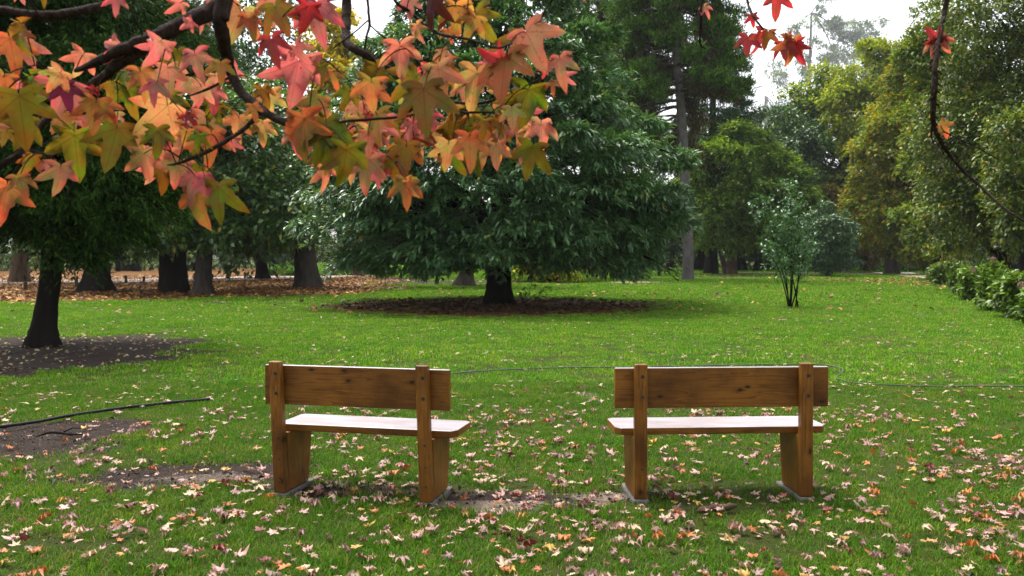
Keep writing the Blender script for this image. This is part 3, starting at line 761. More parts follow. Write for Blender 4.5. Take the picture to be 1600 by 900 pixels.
# ------------------------------------------------------------------ the bristly conifers
def araucaria(name, label, base, trunk, whorls, seed, green_top, cat='tree'):
    t = empty(name, (base[0], base[1], gz(base[0], base[1])), label, cat)
    obj('trunk', trunk_mesh(trunk, 14, 1.25), M_BARK_P, t)
    tz = [p[2] for p in trunk]; green = []; brown = []
    G = [((.075, .125, .032), 3), ((.11, .18, .036), 3), ((.16, .25, .045), 1.3), ((.04, .075, .03), 2)]
    Bn = [((.11, .066, .055), 3), ((.17, .11, .09), 2), ((.07, .045, .04), 2), ((.22, .15, .13), .6)]
    for (z, n, Ln, dead) in whorls:
        cx = np.interp(z, tz, [p[0] for p in trunk])
        for k in range(n):
            az = 2 * math.pi * (k + RNG.uniform(-.3, .3)) / n + z * 1.3; LL = Ln * RNG.uniform(.75, 1.15)
            dx, dy = math.cos(az), math.sin(az)
            if dead and (dy < -.35 or (z < 12.5 and dx > .55)): continue
            sag = RNG.uniform(.15, .45) * LL if dead else RNG.uniform(-.10, .2) * LL
            P0 = Vector((cx, 0, z)); P1 = Vector((cx + dx * LL * .5, dy * LL * .5, z + (.05 if dead else .0) * LL)); P2 = Vector((cx + dx * LL, dy * LL, z - sag))
            cv = bez(P0, P1, P2, 7); MB().tube(cv, [.10 * (1 - .8 * q / 6) for q in range(7)], 5).build('limb', M_BARK_P if dead else M_BARK_B, t, True)
            m = 64 if not dead else 52
            tt = RNG.uniform(.3 if dead else .25, 1.0, m) ** .75
            B = np.array([list(p) for p in (P0, P1, P2)])
            C = ((1 - tt) ** 2)[:, None] * B[0] + (2 * tt * (1 - tt))[:, None] * B[1] + (tt ** 2)[:, None] * B[2]
            S = np.array([-dy, dx, 0]); C = C + S * (RNG.normal(0, .35, m) * tt)[:, None]
            C[:, 2] -= np.abs(RNG.normal(0, .55 if dead else .2, m))
            O = np.array([dx * .4, dy * .4, -.7 if dead else .35]) + RNG.normal(0, .35, (m, 3))
            gsel = np.zeros(m, bool) if dead else (tt > RNG.uniform(.35, .75))
            if dead and RNG.uniform(0, 1) < .25: gsel = tt > .85
            if gsel.any():
                green.append(sprays(C[gsel], O[gsel] + np.array([0, 0, .5]), 10, .48, .08, G, -.25, .8, .18))
            if (~gsel).any():
                dn = O[~gsel].copy(); dn[:, 2] -= .6
                brown.append(sprays(C[~gsel], dn, 11, .50, .05, Bn, .5, .4, .14))
    crown(green, 'green_tufts', M_NEEDLE, t)
    if brown: crown(brown, 'dead_tufts', M_NEEDLE, t)
    return t
AB = ground(1075, 437)
wh = []
for z in np.arange(10.2, 24.5, .55):
    dead = z < 12.3 or (z < 18.2 and RNG.uniform(0, 1) < .6)
    wh.append((z + RNG.uniform(-.15, .15), int(RNG.integers(6, 9)), float(np.interp(z, [9, 11, 14, 18, 21, 23, 24.5], [3.0, 4.4, 4.9, 4.7, 4.0, 2.6, 1.0])), dead))
araucaria('bunya_pine', 'tall bristly pine with bare pale trunk and dead brown skirts beside the lawn', AB,
    [(0, 0, 0, .38), (-.05, 0, 3, .35), (-.25, 0, 7, .33), (-.5, 0, 11, .30), (-1.0, 0, 16, .24), (-1.25, 0, 20, .2), (-1.3, 0, 25, .05)], wh, 1, 17)
wh = [(z, 6, float(np.interp(z, [12, 16, 24, 30], [3, 4.5, 4, 1.2])), z < 17 or RNG.uniform(0, 1) < .5) for z in np.arange(12, 30, .9)]
g = at(915, 400, 82)
araucaria('bunya_pine', 'second bristly pine rising behind the shoulder of the broad evergreen', (g.x, g.y), [(0, 0, 0, .5), (0, 0, 12, .4), (0, 0, 22, .3), (0, 0, 30, .06)], wh, 2, 20)
G_CED = [((.035, .075, .055), 3), ((.055, .105, .075), 2), ((.028, .058, .040), 2)]
g = at(1112, 400, 84)
hanging_conifer('cedar_tree', 'blue green cedar with flat tiers behind the bristly pine', (g.x, g.y), 25.0,
    [6, 10, 15, 20, 25], [4.0, 5.2, 4.6, 3.2, .4], 120, 60, .46, .06, G_CED, [(0, 0, 0, .5), (0, 0, 12, .35), (0, 0, 25, .05)], 5.0, droop=.25, fan=.4)

# ------------------------------------------------------------------ trees in the middle distance, on the right
G_OLIVE = [((.095, .145, .030), 4), ((.140, .190, .038), 3), ((.060, .098, .026), 2), ((.19, .22, .045), 1)]
G_TAWNY = [((.16, .17, .03), 3), ((.26, .185, .035), 2), ((.11, .15, .03), 3), ((.34, .19, .04), 1)]
G_YG = [((.22, .23, .035), 3), ((.30, .26, .04), 2), ((.13, .18, .035), 2)]
G_FIR = [((.050, .095, .045), 3), ((.075, .125, .058), 2), ((.032, .062, .030), 2)]
broadleaf('bay_tree', 'rounded olive green tree with slanting brown stems right of the bristly pine', 1145, 80,
    [(1143, 429, .42), (1143, 400, .34), (1150, 370, .3), (1160, 320, .24)],
    [E(80, 1150, 285, 78, 80), E(80, 1120, 350, 55, 45), E(80, 1205, 310, 55, 62), E(80, 1160, 225, 45, 32), E(80, 1240, 300, 30, 45)], 110, (1.0, 1.9), 38, 8, .30, .16, G_OLIVE, bark=M_BARK_B,
    mat=M_SOFT, extra_trunks=([(1136, 428, .28), (1130, 405, .22), (1118, 370, .16)],))
broadleaf('oak_tree', 'dark leafy tree filling the space behind the bare pale trunk', 1095, 98,
    [(1096, 423, .7), (1096, 400, .6), (1096, 340, .4)],
    [E(98, 1085, 290, 55, 95), E(98, 1050, 330, 60, 70), E(98, 1120, 250, 45, 70)], 80, (1.4, 2.4), 34, 8, .36, .2, G_OLD)
broadleaf('oak_tree', 'dark tree behind the olive green one with two blackish trunks', 1200, 96,
    [(1160, 423, .5), (1158, 400, .42), (1165, 340, .3)],
    [E(96, 1220, 235, 55, 55), E(96, 1190, 330, 70, 75), E(96, 1270, 340, 50, 60)], 70, (1.4, 2.4), 34, 8, .4, .2, G_OLD,
    extra_trunks=([(1185, 423, .45), (1187, 400, .4), (1190, 340, .3)],))
broadleaf('linden_tree', 'tall tree with yellowing top and dark green flank in the hazy gap', 1280, 104,
    [(1290, 421, .5), (1288, 380, .45), (1282, 250, .3)],
    [E(104, 1275, 225, 52, 95), E(104, 1245, 200, 28, 60), E(104, 1310, 280, 50, 65), E(104, 1280, 135, 18, 30)], 120, (1.4, 2.4), 36, 8, .36, .2, G_FIR, mat=M_SOFT, tipcols=G_YG, tipz=(15, 24))
broadleaf('poplar_tree', 'pale yellow green tree crown against the white sky', 1350, 98,
    [(1355, 423, .45), (1352, 350, .4), (1350, 200, .25)],
    [E(98, 1355, 125, 40, 55), E(98, 1325, 165, 32, 50), E(98, 1395, 165, 45, 75), E(98, 1375, 240, 55, 75)], 110, (1.3, 2.2), 34, 8, .34, .2, G_YG, mat=M_SOFT)
broadleaf('beech_tree', 'russet leaved tree beyond the dark rounded shrub', 1310, 90,
    [(1318, 425, .3), (1316, 400, .26), (1312, 350, .2)],
    [E(90, 1310, 345, 36, 52), E(90, 1345, 380, 30, 35)], 40, (.8, 1.5), 30, 8, .3, .16, [((.20, .10, .05), 2), ((.13, .09, .05), 3), ((.09, .10, .035), 2)], mat=M_SOFT, bark=M_BARK_B)
broadleaf('maple_tree', 'green tree turning tawny orange beside the dark trees at the lawn edge', 1393, 78,
    [(1394, 429, .55), (1392, 405, .45), (1390, 330, .35)],
    [E(78, 1410, 250, 70, 110), E(78, 1440, 170, 60, 110), E(78, 1380, 330, 45, 55), E(78, 1445, 350, 60, 60), E(78, 1430, 140, 35, 50)], 150, (1.1, 2.0), 38, 8, .3, .18, G_TAWNY, mat=M_SOFT, bark=M_BARK_G)
G_BAY = [((.075, .112, .026), 4), ((.120, .155, .042), 2.5), ((.036, .058, .018), 3), ((.17, .16, .04), .8), ((.34, .21, .04), .18)]
broadleaf('laurel_tree', 'big glossy dark tree overhanging the hedge at the lawn edge', 1565, 42,
    [(1566, 455, .42), (1563, 430, .36), (1560, 400, .34), (1555, 300, .28), (1550, 180, .2)],
    [E(42, 1560, 220, 105, 160), E(42, 1520, 340, 75, 60), E(42, 1610, 340, 80, 62), E(42, 1540, 60, 90, 100), E(42, 1640, 130, 90, 160), E(42, 1470, 270, 45, 60)], 240, (.8, 1.5), 40, 8, .22, .12, G_BAY, bark=M_BARK, mat=M_BAY)
broadleaf('laurel_tree', 'second dark trunked tree behind the nearest hydrangea', 1605, 34,
    [(1600, 467, .24), (1599, 430, .2), (1602, 380, .18), (1610, 300, .15)],
    [E(34, 1640, 250, 80, 110), E(34, 1600, 330, 55, 50)], 80, (.6, 1.1), 34, 8, .20, .11, G_BAY, bark=M_BARK, mat=M_BAY)
broadleaf('maple_tree', 'yellow flecked tree top above the glossy dark tree', 1450, 62,
    [(1470, 437, .4), (1465, 400, .35), (1460, 250, .3)],
    [E(62, 1470, 90, 42, 85), E(62, 1490, 200, 60, 110), E(62, 1470, 345, 55, 50)], 110, (1.0, 1.8), 36, 8, .27, .15, [((.10, .14, .03), 3), ((.16, .18, .035), 2), ((.065, .105, .028), 3), ((.26, .19, .04), 1)], mat=M_SOFT)
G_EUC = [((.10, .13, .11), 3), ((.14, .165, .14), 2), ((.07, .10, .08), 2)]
broadleaf('eucalyptus_tree', 'thin misty eucalyptus rising above the yellowing tree tops', 1270, 800,
    [(1262, 403, 1.8), (1262, 200, 1.6), (1268, 20, .9)],
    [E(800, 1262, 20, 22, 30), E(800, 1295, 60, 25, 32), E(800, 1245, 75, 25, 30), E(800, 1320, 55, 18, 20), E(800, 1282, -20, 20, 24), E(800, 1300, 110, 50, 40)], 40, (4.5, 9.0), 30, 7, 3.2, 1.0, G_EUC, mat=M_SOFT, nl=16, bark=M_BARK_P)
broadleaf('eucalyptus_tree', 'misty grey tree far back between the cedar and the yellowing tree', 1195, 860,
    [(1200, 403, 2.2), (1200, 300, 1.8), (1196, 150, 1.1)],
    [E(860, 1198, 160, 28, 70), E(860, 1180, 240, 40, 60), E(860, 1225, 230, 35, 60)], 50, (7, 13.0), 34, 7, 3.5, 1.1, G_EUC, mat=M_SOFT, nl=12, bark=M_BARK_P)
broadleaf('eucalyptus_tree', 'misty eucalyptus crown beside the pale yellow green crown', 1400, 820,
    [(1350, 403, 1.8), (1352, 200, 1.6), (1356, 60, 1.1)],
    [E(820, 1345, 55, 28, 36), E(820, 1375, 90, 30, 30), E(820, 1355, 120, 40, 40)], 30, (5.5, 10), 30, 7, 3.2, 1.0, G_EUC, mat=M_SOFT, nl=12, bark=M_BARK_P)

# the young many-stemmed tree on the open lawn
def young_tree():
    g = ground(1240, 480); t = empty('young_tree', (g.x, g.y, gz(g.x, g.y)), 'young slender tree with several thin stems alone on the open lawn', 'tree')
    k = g.y / F
    tips = [(-50, 165), (-30, 140), (-8, 190), (-25, 120), (8, 130), (12, 95), (-45, 90), (0, 160)]
    P = []
    for i, (dx, dz) in enumerate(tips):
        a = Vector((random.uniform(-.22, .16), random.uniform(-.2, .2), -.03)); b = Vector((dx * k, random.uniform(-.4, .4), dz * k))
        cv = bez(a, a.lerp(b, .5) + Vector((.12, 0, .25)), b, 8)
        MB().tube(cv, [.024 * (1 - .75 * q / 7) for q in range(8)], 6).build('stem', M_BARK, t, True)
        for q in range(3, 8): P.append((cv[q], i))
    fol = []
    cen = np.array([list(p[0]) for p in P])
    m = 15
    d = norm(RNG.normal(0, 1, (len(cen), m, 3)) + np.array([0, 0, .2])); Q = cen[:, None] + d * RNG.uniform(.1, .42, (len(cen), m, 1))
    Q = Q.reshape(-1, 3); Q = Q[Q[:, 2] > .65 + .9 * RNG.uniform(0, 1, len(Q))]
    fol.append(sprays(Q, RNG.normal(0, 1, Q.shape) + np.array([0, 0, .3]), 6, .13, .06, [((.055, .115, .045), 3), ((.085, .15, .06), 2), ((.035, .075, .03), 2)], .35, .7, .06))
    crown(fol, 'crown', M_FOL, t)
young_tree()
bush('rounded_shrub', 'dense dark rounded shrub at the far edge of the lawn', 1293, 432, 4.3, 6.0, 71, G_FIR, 90, .26, .12, mat=M_FOL, r=(.5, .9))

# hydrangea hedge along the right edge
hy = [(1606, 500, 23.5, 2.3, 1.25, 'nearest leafy green hydrangea bush with one brown flower head'), (1562, 487, 26.5, 1.9, 1.2, 'second nearest hydrangea bush in the hedge row'),
      (1528, 470, 32.5, 2.6, 1.6, 'darker taller hydrangea bush in the middle of the hedge row'), (1502, 455, 40, 2.2, 1.4, 'hydrangea bush second from the far end of the hedge row'),
      (1472, 444, 51, 2.8, 1.5, 'far hydrangea bush with pale flower heads ending the hedge row'), (1655, 515, 21, 2.4, 1.2, 'hydrangea bush cut off by the picture edge')]
for i, (px, py, d, w, h, lab) in enumerate(hy):
    t = bush('hydrangea_bush', lab, px + 14, py, w * .88, h * .92, d, [((.075, .135, .018), 4), ((.115, .18, .028), 2), ((.045, .085, .018), 3)], 44, .20, .12, group='hydrangea hedge', mat=M_BAY, twigs=20, k=6, r=(.22, .42))
    for q, (fx, fz) in enumerate(((-.42, .75), (-.15, 1.0), (.1, .9))[: (1, 0, 2, 1, 3, 1)[i]]):
        c = np.array([[fx * w, -.42 * w, fz * h * .95]]); dd = norm(RNG.normal(0, 1, (60, 3)))
        crown([sprays(c + dd * .065, dd, 3, .04, .04, [((.42, .26, .19), 2), ((.55, .42, .33), 1), ((.30, .17, .11), 1)], 0, .5, .01)], 'flower_head', M_DRY, t)

# the wood that closes the view, one mass
def far_wood():
    parts = []; n = 300
    a = np.radians(RNG.uniform(-44, 44, n)); d = RNG.uniform(112, 165, n)
    z = RNG.uniform(1.0, 1.0, n) * RNG.uniform(.6, 12.5, n) * np.where(np.abs(a) < .5, .85, 1.25)
    c = np.stack([np.sin(a) * d, np.cos(a) * d, z], -1)
    dd = norm(RNG.normal(0, 1, (n, 28, 3)) + np.array([0, -.5, .4])); P = (c[:, None] + dd * RNG.uniform(1.5, 3.4, (n, 1, 1)) * np.array([1, 1, .7])).reshape(-1, 3)
    P[:, 2] = np.maximum(P[:, 2], .2)
    g = np.repeat(1 + RNG.uniform(-.3, .3, (n, 1)), 28, 0)
    parts.append(sprays(P, dd.reshape(-1, 3), 6, .75, .4, [((.035, .06, .024), 3), ((.055, .085, .03), 2), ((.025, .042, .02), 2), ((.09, .08, .03), .4)], .3, .7, .4, g))
    n = 220; a = np.radians(RNG.uniform(-44, 44, n)); d = RNG.uniform(96, 128, n); c = np.stack([np.sin(a) * d, np.cos(a) * d, RNG.uniform(.2, 2.8, n)], -1)
    dd = norm(RNG.normal(0, 1, (n, 30, 3)) + np.array([0, -.5, .4])); P = (c[:, None] + dd * RNG.uniform(.9, 1.9, (n, 1, 1)) * np.array([1.4, 1, .7])).reshape(-1, 3)
    P[:, 2] = np.maximum(P[:, 2], .1); g = np.repeat(1 + RNG.uniform(-.3, .3, (n, 1)), 30, 0)
    parts.append(sprays(P, dd.reshape(-1, 3), 6, .5, .28, [((.030, .048, .02), 3), ((.05, .072, .026), 2), ((.022, .034, .016), 2), ((.08, .06, .03), .5)], .3, .7, .3, g))
    o = crown(parts, 'far_wood', M_SOFT, None); tag(o, kind='stuff')
    mb = MB()
    for k in range(70):
        aa = math.radians(random.uniform(-42, 42)); q = random.uniform(98, 128); x, y = math.sin(aa) * q, math.cos(aa) * q; r = random.uniform(.2, .55)
        mb.tube([(x, y, -.1), (x + random.uniform(-.3, .3), y, 3), (x + random.uniform(-.7, .7), y, 8)], [r * 1.25, r, r * .7], 8)
    w = mb.build('far_wood_trunks', M_BARK, None, True); tag(w, kind='stuff')
far_wood()

# low posts along the path
pa = [ground(40, 453), ground(120, 449), ground(170, 445.5), ground(245, 441.5), ground(310, 438.5), ground(400, 435)]
line = smooth_path([(p.x, p.y) for p in pa], 40); acc = 0; last = line[0]; posts = [line[0]]
for p in line[1:]:
    if np.linalg.norm(p - posts[-1]) > 1.75: posts.append(p)
pm = MB().tube([(0, 0, -.1), (0, 0, .2), (.01, 0, .42), (.01, 0, .45)], [.085, .085, .08, .05], 8).mesh('low_post', False)
for i, p in enumerate(posts):
    o = obj('low_post', pm, M_POST, None, (p[0], p[1], gz(p[0], p[1])))
    o.rotation_euler = (random.uniform(-.05, .05), random.uniform(-.06, .06), random.uniform(0, 6)); o.scale = (1, 1, random.uniform(.9, 1.15))
    tag(o, 'short dark wooden post in the row edging the pale gravel path', 'post', 'low posts along the gravel path')

# a pale stone bench far back on the lawn
g = at(1310, 400, 84)
sb = empty('stone_bench', (g.x, g.y, 0), 'tiny pale stone bench under the far trees beside the rounded shrub', 'bench')
MB().box(-.75, .75, -.22, .22, .40, .52).build('seat', M_STONE, sb)
for s in (-1, 1): MB().box(s * .5 - .1, s * .5 + .1, -.18, .18, -.03, .398).build('leg', M_STONE, sb)

# ------------------------------------------------------------------ the two benches
def board(mb_fn, name, parent, bevel=.006, grain=(0, 2, 1), top_glare=False, seed=0.0):
    mb = MB(); mb_fn(mb); o = mb.build(name, M_WOOD, parent, bevel=bevel); me = o.data
    co = np.zeros(len(me.vertices) * 3, np.float32); me.vertices.foreach_get('co', co); co = co.reshape(-1, 3)
    order = list(grain)
    a = me.attributes.new('grain', 'FLOAT_VECTOR', 'POINT'); a.data.foreach_set('vector', (co[:, order] + np.array([seed, seed * 1.7, seed * .6])).astype(np.float32).ravel())
    if top_glare:  # upward faces get the pine with pale glare painted in
        me.materials.append(M_GLARE)
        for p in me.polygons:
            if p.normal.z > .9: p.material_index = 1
    return o

def bench(label, a, b, seed, lean, back=(.165, .165), sit=(.185, .185)):
    a, b = Vector(a), Vector(b); c = (a + b) / 2; ang_ = math.atan2(b.y - a.y, b.x - a.x); half = (b - a).length / 2
    t = empty('park_bench', (c.x, c.y, 0), label, 'bench'); t.rotation_euler = (0, 0, ang_)
    for i, s in enumerate((-1, 1)):
        x = s * half; l_ = lean[i]
        def post(m, x=x, l_=l_):
            m.prism([(-.043, -.03), (.043, -.03), (.043, .03), (-.043, .03)], 0.02, .915)
            for v in m.v:
                f = v.z / .915; v.x = v.x * (1.0 if f < .5 else .96) + x + l_ * f; v.y += .0
        p = board(post, 'post', t, .007, (2, 0, 1), seed=seed + i)
        for (bz, r) in ((.835, .0125), (.70, .0125), (.395, .009), (.25, .007), (.12, .007))[: 5 if seed < 5 else (3, 2)[i]]:
            if seed > 5 and bz == .395: bz = .22
            q = MB().tube([(x + l_ * bz / .915 + .008, -.029, bz), (x + l_ * bz / .915 + .008, -.036, bz)], [r, r * .85], 10); q.build('bolt', M_BOLT, p)
        def leg(m, x=x):
            m.prism([(-.040, .0325), (.040, .0325), (.040, .40), (-.040, .40)], 0.025, .4255)
            for v in m.v:
                v.x += x
                if v.y > .2: v.y -= .07 * (1 - v.z / .425)
        board(leg, 'leg', t, .006, (2, 1, 0), seed=seed + 3 + i)
        def foot(m, x=x):
            m.prism([(x - .056, -.045), (x + .056, -.045), (x + .056, .42), (x - .056, .42)], -.06, .018)
        f = MB(); foot(f); fo = f.build('footing', M_CONC, t, bevel=.012)
    def plank(m): m.box(-half - back[0], half + back[1], .0325, .0745, .615, .885)
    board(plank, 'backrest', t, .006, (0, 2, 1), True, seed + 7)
    ch = .035; A_, B_ = -half - sit[0], half + sit[1]
    def seat(m): m.prism([(A_ + ch, .078), (B_ - ch, .078), (B_, .078 + ch * 1.6), (B_, .47 - ch), (B_ - ch, .47), (A_ + ch, .47), (A_, .47 - ch), (A_, .078 + ch * 1.6)], .4275, .475)
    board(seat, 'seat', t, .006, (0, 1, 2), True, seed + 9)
    return t
bench('brown wooden bench turned slightly away, standing nearer the black hose', ground(440, 773), ground(667, 788), 1.0, (-.035, -.028), (.135, .145), (.07, .175))
bench('brown wooden bench squarely facing the lawn, nearer the hydrangea hedge', ground(1000, 783), ground(1258, 779), 11.0, (0, -.005), (.165, .165), (.15, .18))

# ------------------------------------------------------------------ hoses, stick, bark
def hose(name, label, px, r, mat, lift=.018):
    P = [ground(*p) for p in px]; P = smooth_path([(p.x, p.y) for p in P], 8)
    o = MB().tube([(p[0], p[1], gz(p[0], p[1]) + r + lift) for p in P], r, 8).build(name, mat, None, True)
    return tag(o, label, 'hose')
hose('garden_hose', 'black hose lying across the bare soil and grass toward the bench', [(-60, 682), (0, 672), (60, 664), (120, 653), (200, 642), (270, 634), (328, 628)], .016, M_HOSE_B)
hose('garden_hose', 'thin grey green hose curving through the grass behind both benches', [(640, 592), (690, 588), (760, 583), (830, 580), (960, 578), (1080, 575), (1200, 572), (1280, 572), (1312, 577), (1316, 584), (1306, 591), (1330, 599), (1400, 604), (1440, 605.5), (1560, 607), (1680, 606)], .0085, M_HOSE_G, .022)
g = ground(55, 686)
st = MB(); p0 = Vector((g.x, g.y, .02))
st.tube(smooth_path([p0, p0 + Vector((.12, .05, .03)), p0 + Vector((.28, .06, .01)), p0 + Vector((.42, .10, .0))], 4), [.004, .008, .010, .011, .012, .012, .012, .011, .010, .009, .008, .006, .004], 7, .3)
st.tube([p0 + Vector((.2, .06, .02)), p0 + Vector((.26, .16, .05)), p0 + Vector((.36, .2, .03))], [.008, .006, .003], 5)
tag(st.build('fallen_stick', M_BARK, None, True), 'short crooked dead stick lying on bare soil below the black hose', 'stick')
g = ground(1120, 803); bk = MB()
bk.tube(smooth_path([(g.x - .13, g.y - .02, .02), (g.x - .05, g.y, .035), (g.x + .04, g.y + .01, .04), (g.x + .15, g.y + .05, .045)], 4), [.006] + [.017 + .007 * math.sin(i * 1.7) for i in range(11)] + [.005], 9, .7)
tag(bk.build('bark_chunk', M_BARK_B, None, True), 'dark lump of bark in the grass before the square facing bench', 'bark')

# ------------------------------------------------------------------ star-shaped autumn leaves
def star_leaf(seed, curl=.25, petiole=.55, fold=.10, bend=.7, crumple=0):
    """Five-lobed leaf of unit length: stalk joint at the origin, middle lobe along +Y, face toward +Z."""
    g = random.Random(seed); V = [(0, 0, 0)]; vein = [1.0]; rim = [0.0]; T = []
    angs = [a + g.uniform(-6, 6) for a in (-112, -55, 0, 55, 112)]; lens = [l * g.uniform(.88, 1.08) for l in (.52, .80, 1.0, .80, .52)]
    bendl = [g.uniform(-.5, 1.1) * bend for _ in range(5)]
    def P(a, r, lobe, up=0):
        a = math.radians(a); z = -curl * r * r * (.4 + bendl[lobe]) + up
        return (math.sin(a) * r, math.cos(a) * r, z)
    def add(p, v, r): V.append(p); vein.append(v); rim.append(r); return len(V) - 1
    n = [add(P(-168, .12, 0, fold * .3), 0, .4)]
    for i in range(4): n.append(add(P((angs[i] + angs[i + 1]) / 2, .43 * g.uniform(.85, 1.12), i, fold * .7), 0, .45))
    n.append(add(P(168, .12, 4, fold * .3), 0, .4))
    for i in range(5):
        a, L = angs[i], lens[i]; w = 21 if i in (1, 2, 3) else 25
        m = add(P(a, .42 * L, i), 1, .25); m2 = add(P(a, .72 * L, i), 1, .65); tp = add(P(a, L, i), 1, 1)
        sl = add(P(a - w, .52 * L, i, fold), 0, .7); sr = add(P(a + w, .52 * L, i, fold), 0, .7)
        ul = add(P(a - w * .48, .78 * L, i, fold * .6), 0, .9); ur = add(P(a + w * .48, .78 * L, i, fold * .6), 0, .9)
        T += [(0, n[i], m), (n[i], sl, m), (sl, m2, m), (sl, ul, m2), (ul, tp, m2), (tp, ur, m2), (ur, sr, m2), (sr, m, m2), (sr, n[i + 1], m), (n[i + 1], 0, m)]
    T = [(a, c, b) for a, b, c in T]
    if crumple: V = [(x * (1 + g.uniform(-.12, .12)), y * (1 + g.uniform(-.12, .12)), z + g.uniform(-1, 1) * crumple) for x, y, z in V]
    k = len(T)
    if petiole:
        p = [(0, 0, 0), (g.uniform(-.05, .05), -.5 * petiole, -.06), (g.uniform(-.12, .12), -petiole, -.02)]
        for i in range(3):
            for j in range(3):
                w = j * 2.094; add((p[i][0] + .012 * math.cos(w), p[i][1], p[i][2] + .012 * math.sin(w)), .5, 0)
        b = len(V) - 9
        for i in range(2):
            for j in range(3):
                j2 = (j + 1) % 3; T += [(b + i * 3 + j, b + i * 3 + j2, b + i * 3 + 3 + j2), (b + i * 3 + j, b + i * 3 + 3 + j2, b + i * 3 + 3 + j)]
    return np.array(V), np.array(T), np.array(vein), np.array(rim), k

def leaf_mesh(seed, **kw):
    V, T, ve, ri, k = star_leaf(seed, **kw)
    me = mesh_from('leaf', V, T, None, {'vein': ve, 'rim': ri}, smooth=True)
    me.materials.append(M_LEAF_F if kw.get('petiole') else M_LEAF); me.materials.append(M_PETIOLE)
    mi = np.zeros(len(T), np.int32); mi[k:] = 1; me.polygons.foreach_set('material_index', mi)
    return me
HANG = [leaf_mesh(s, curl=.25 + .30 * (s % 3), petiole=0, fold=(.05, .12, .20, .28)[s % 4], bend=1.0) for s in range(14)]
FALL = [leaf_mesh(50 + s, curl=.05 + .22 * (s % 4), petiole=.5, fold=(.03, .12, .3, .08, .5)[s % 5], bend=.9, crumple=(.03, .08, .14)[s % 3]) for s in range(20)]

# ------------------------------------------------------------------ fallen leaves
FC = {'pale pink': (.62, .38, .33), 'cream': (.62, .48, .31), 'orange': (.55, .20, .05), 'yellow': (.62, .40, .08), 'dark red': (.24, .05, .05), 'brown': (.26, .14, .085)}
FW = {'pale pink': .36, 'cream': .25, 'orange': .12, 'yellow': .05, 'dark red': .07, 'brown': .15}
def leaf_density(x, y):
    d = np.interp(y, [3.5, 5.5, 7, 9, 12, 17, 24, 34], [78, 76, 58, 29, 10, 4.4, 2.4, 1.4])
    d = d * (.25 + 2.9 * fbm(x * 1.1, y * 1.1, 71) ** 2.0) * (.45 + 1.1 * vnoise(x * 3.2, y * 3.2, 72))
    d = d * np.interp(x / np.maximum(y, 1), [-.7, -.3, .2, .6], [.75, .8, 1.0, 1.25])
    g = ground(905, 785); d = d + 75 * np.exp(-(((x - g.x) / .33) ** 2 + ((y - g.y) / .16) ** 2))
    g = ground(715, 772); d = d + 60 * np.exp(-(((x - g.x) / .10) ** 2 + ((y - g.y) / .18) ** 2))
    g = ground(640, 760); d = d + 22 * np.exp(-(((x - g.x) / .3) ** 2 + ((y - g.y) / .25) ** 2))
    return d
cand = []
while len(cand) < 1:
    n = 180000
    yy = RNG.uniform(3.0, 34, n); xx = RNG.uniform(-1, 1, n) * (.64 * yy + .6)
    area = (1.28 * yy + 1.2) * 31 / n                         # ground each candidate speaks for
    keep = RNG.uniform(0, 1, n) < np.clip(leaf_density(xx, yy) * area, 0, 1)
    cand = np.column_stack([xx[keep], yy[keep]])
cand = cand[np.argsort(cand[:, 1])]
# keep leaves out of the bench timbers
for (a, b) in ((ground(440, 773), ground(667, 788)), (ground(1000, 783), ground(1258, 779))):
    for q in (a, b):
        dxy = cand - np.array([q.x, q.y]); ok = ~((np.abs(dxy[:, 0]) < .11) & (dxy[:, 1] > -.15) & (dxy[:, 1] < .52)); cand = cand[ok]
names = list(FW); pw = np.array([FW[k] for k in names]); pw /= pw.sum()
kinds = RNG.choice(len(names), len(cand), p=pw)
on_soil = np.maximum.reduce(masks(cand[:, 0], cand[:, 1]))
def lie(i):
    x, y = cand[i]; s = random.uniform(.028, .070) if random.random() < .75 else random.uniform(.014, .034)
    up = .012 + (0.035 if on_soil[i] < .5 else 0.004) * random.uniform(.5, 1.2)
    tilt = .20 if random.random() < .92 else .7
    M = Matrix.Translation((x, y, gz(x, y) + up)) @ Matrix.Rotation(random.uniform(0, 6.283), 4, 'Z') @ Matrix.Rotation(random.gauss(0, tilt), 4, 'X') @ Matrix.Rotation(random.gauss(0, tilt), 4, 'Y')
    if random.random() < .5: M = M @ Matrix.Rotation(math.pi, 4, 'X')
    return M @ Matrix.Scale(s, 4)
inview = [i for i in range(len(cand)) if cand[i, 1] > 4.65 and abs(cand[i, 0]) < .565 * cand[i, 1]]
singles = set(inview[:300])
for i in sorted(singles):
    k = names[kinds[i]]; o = obj('fallen_leaf', FALL[i % 20], None); o.matrix_world = lie(i)
    c = np.array(FC[k]) * random.uniform(.55, 1.2); o.color = (*c, 1)
    tag(o, '%s star shaped leaf fallen on the grass in front, before the benches' % k, 'leaf', '%s fallen leaves in front' % k)
SV, ST, Sv, Sr, Sk = star_leaf(99, curl=.5, petiole=0, fold=.12)
Vs, Ts, Cs, ve, ri = [], [], [], [], []; off = 0
rest = [i for i in range(len(cand)) if i not in singles]
SL = [star_leaf(90 + q, curl=.1 + .2 * (q % 3), petiole=0, fold=(.05, .2, .4)[q % 3], crumple=.1) for q in range(12)]
def simple_star(seed):
    g = random.Random(seed); V = [(0, 0, .05)]; T = []
    for i in range(10):
        a = math.radians(-126 + 28 * i); r = (.33 if i % 2 else g.uniform(.65, 1.0)) if i < 9 else .1
        V.append((math.sin(a) * r, math.cos(a) * r, g.uniform(-.12, .15)))
    T = [(0, i + 1, (i + 1) % 10 + 1) for i in range(10)]
    return np.array(V), np.array(T)[:, ::-1], np.array([1.] + [.3] * 10), np.array([0.] + [.7] * 10), 0
SS = [simple_star(q) for q in range(8)]
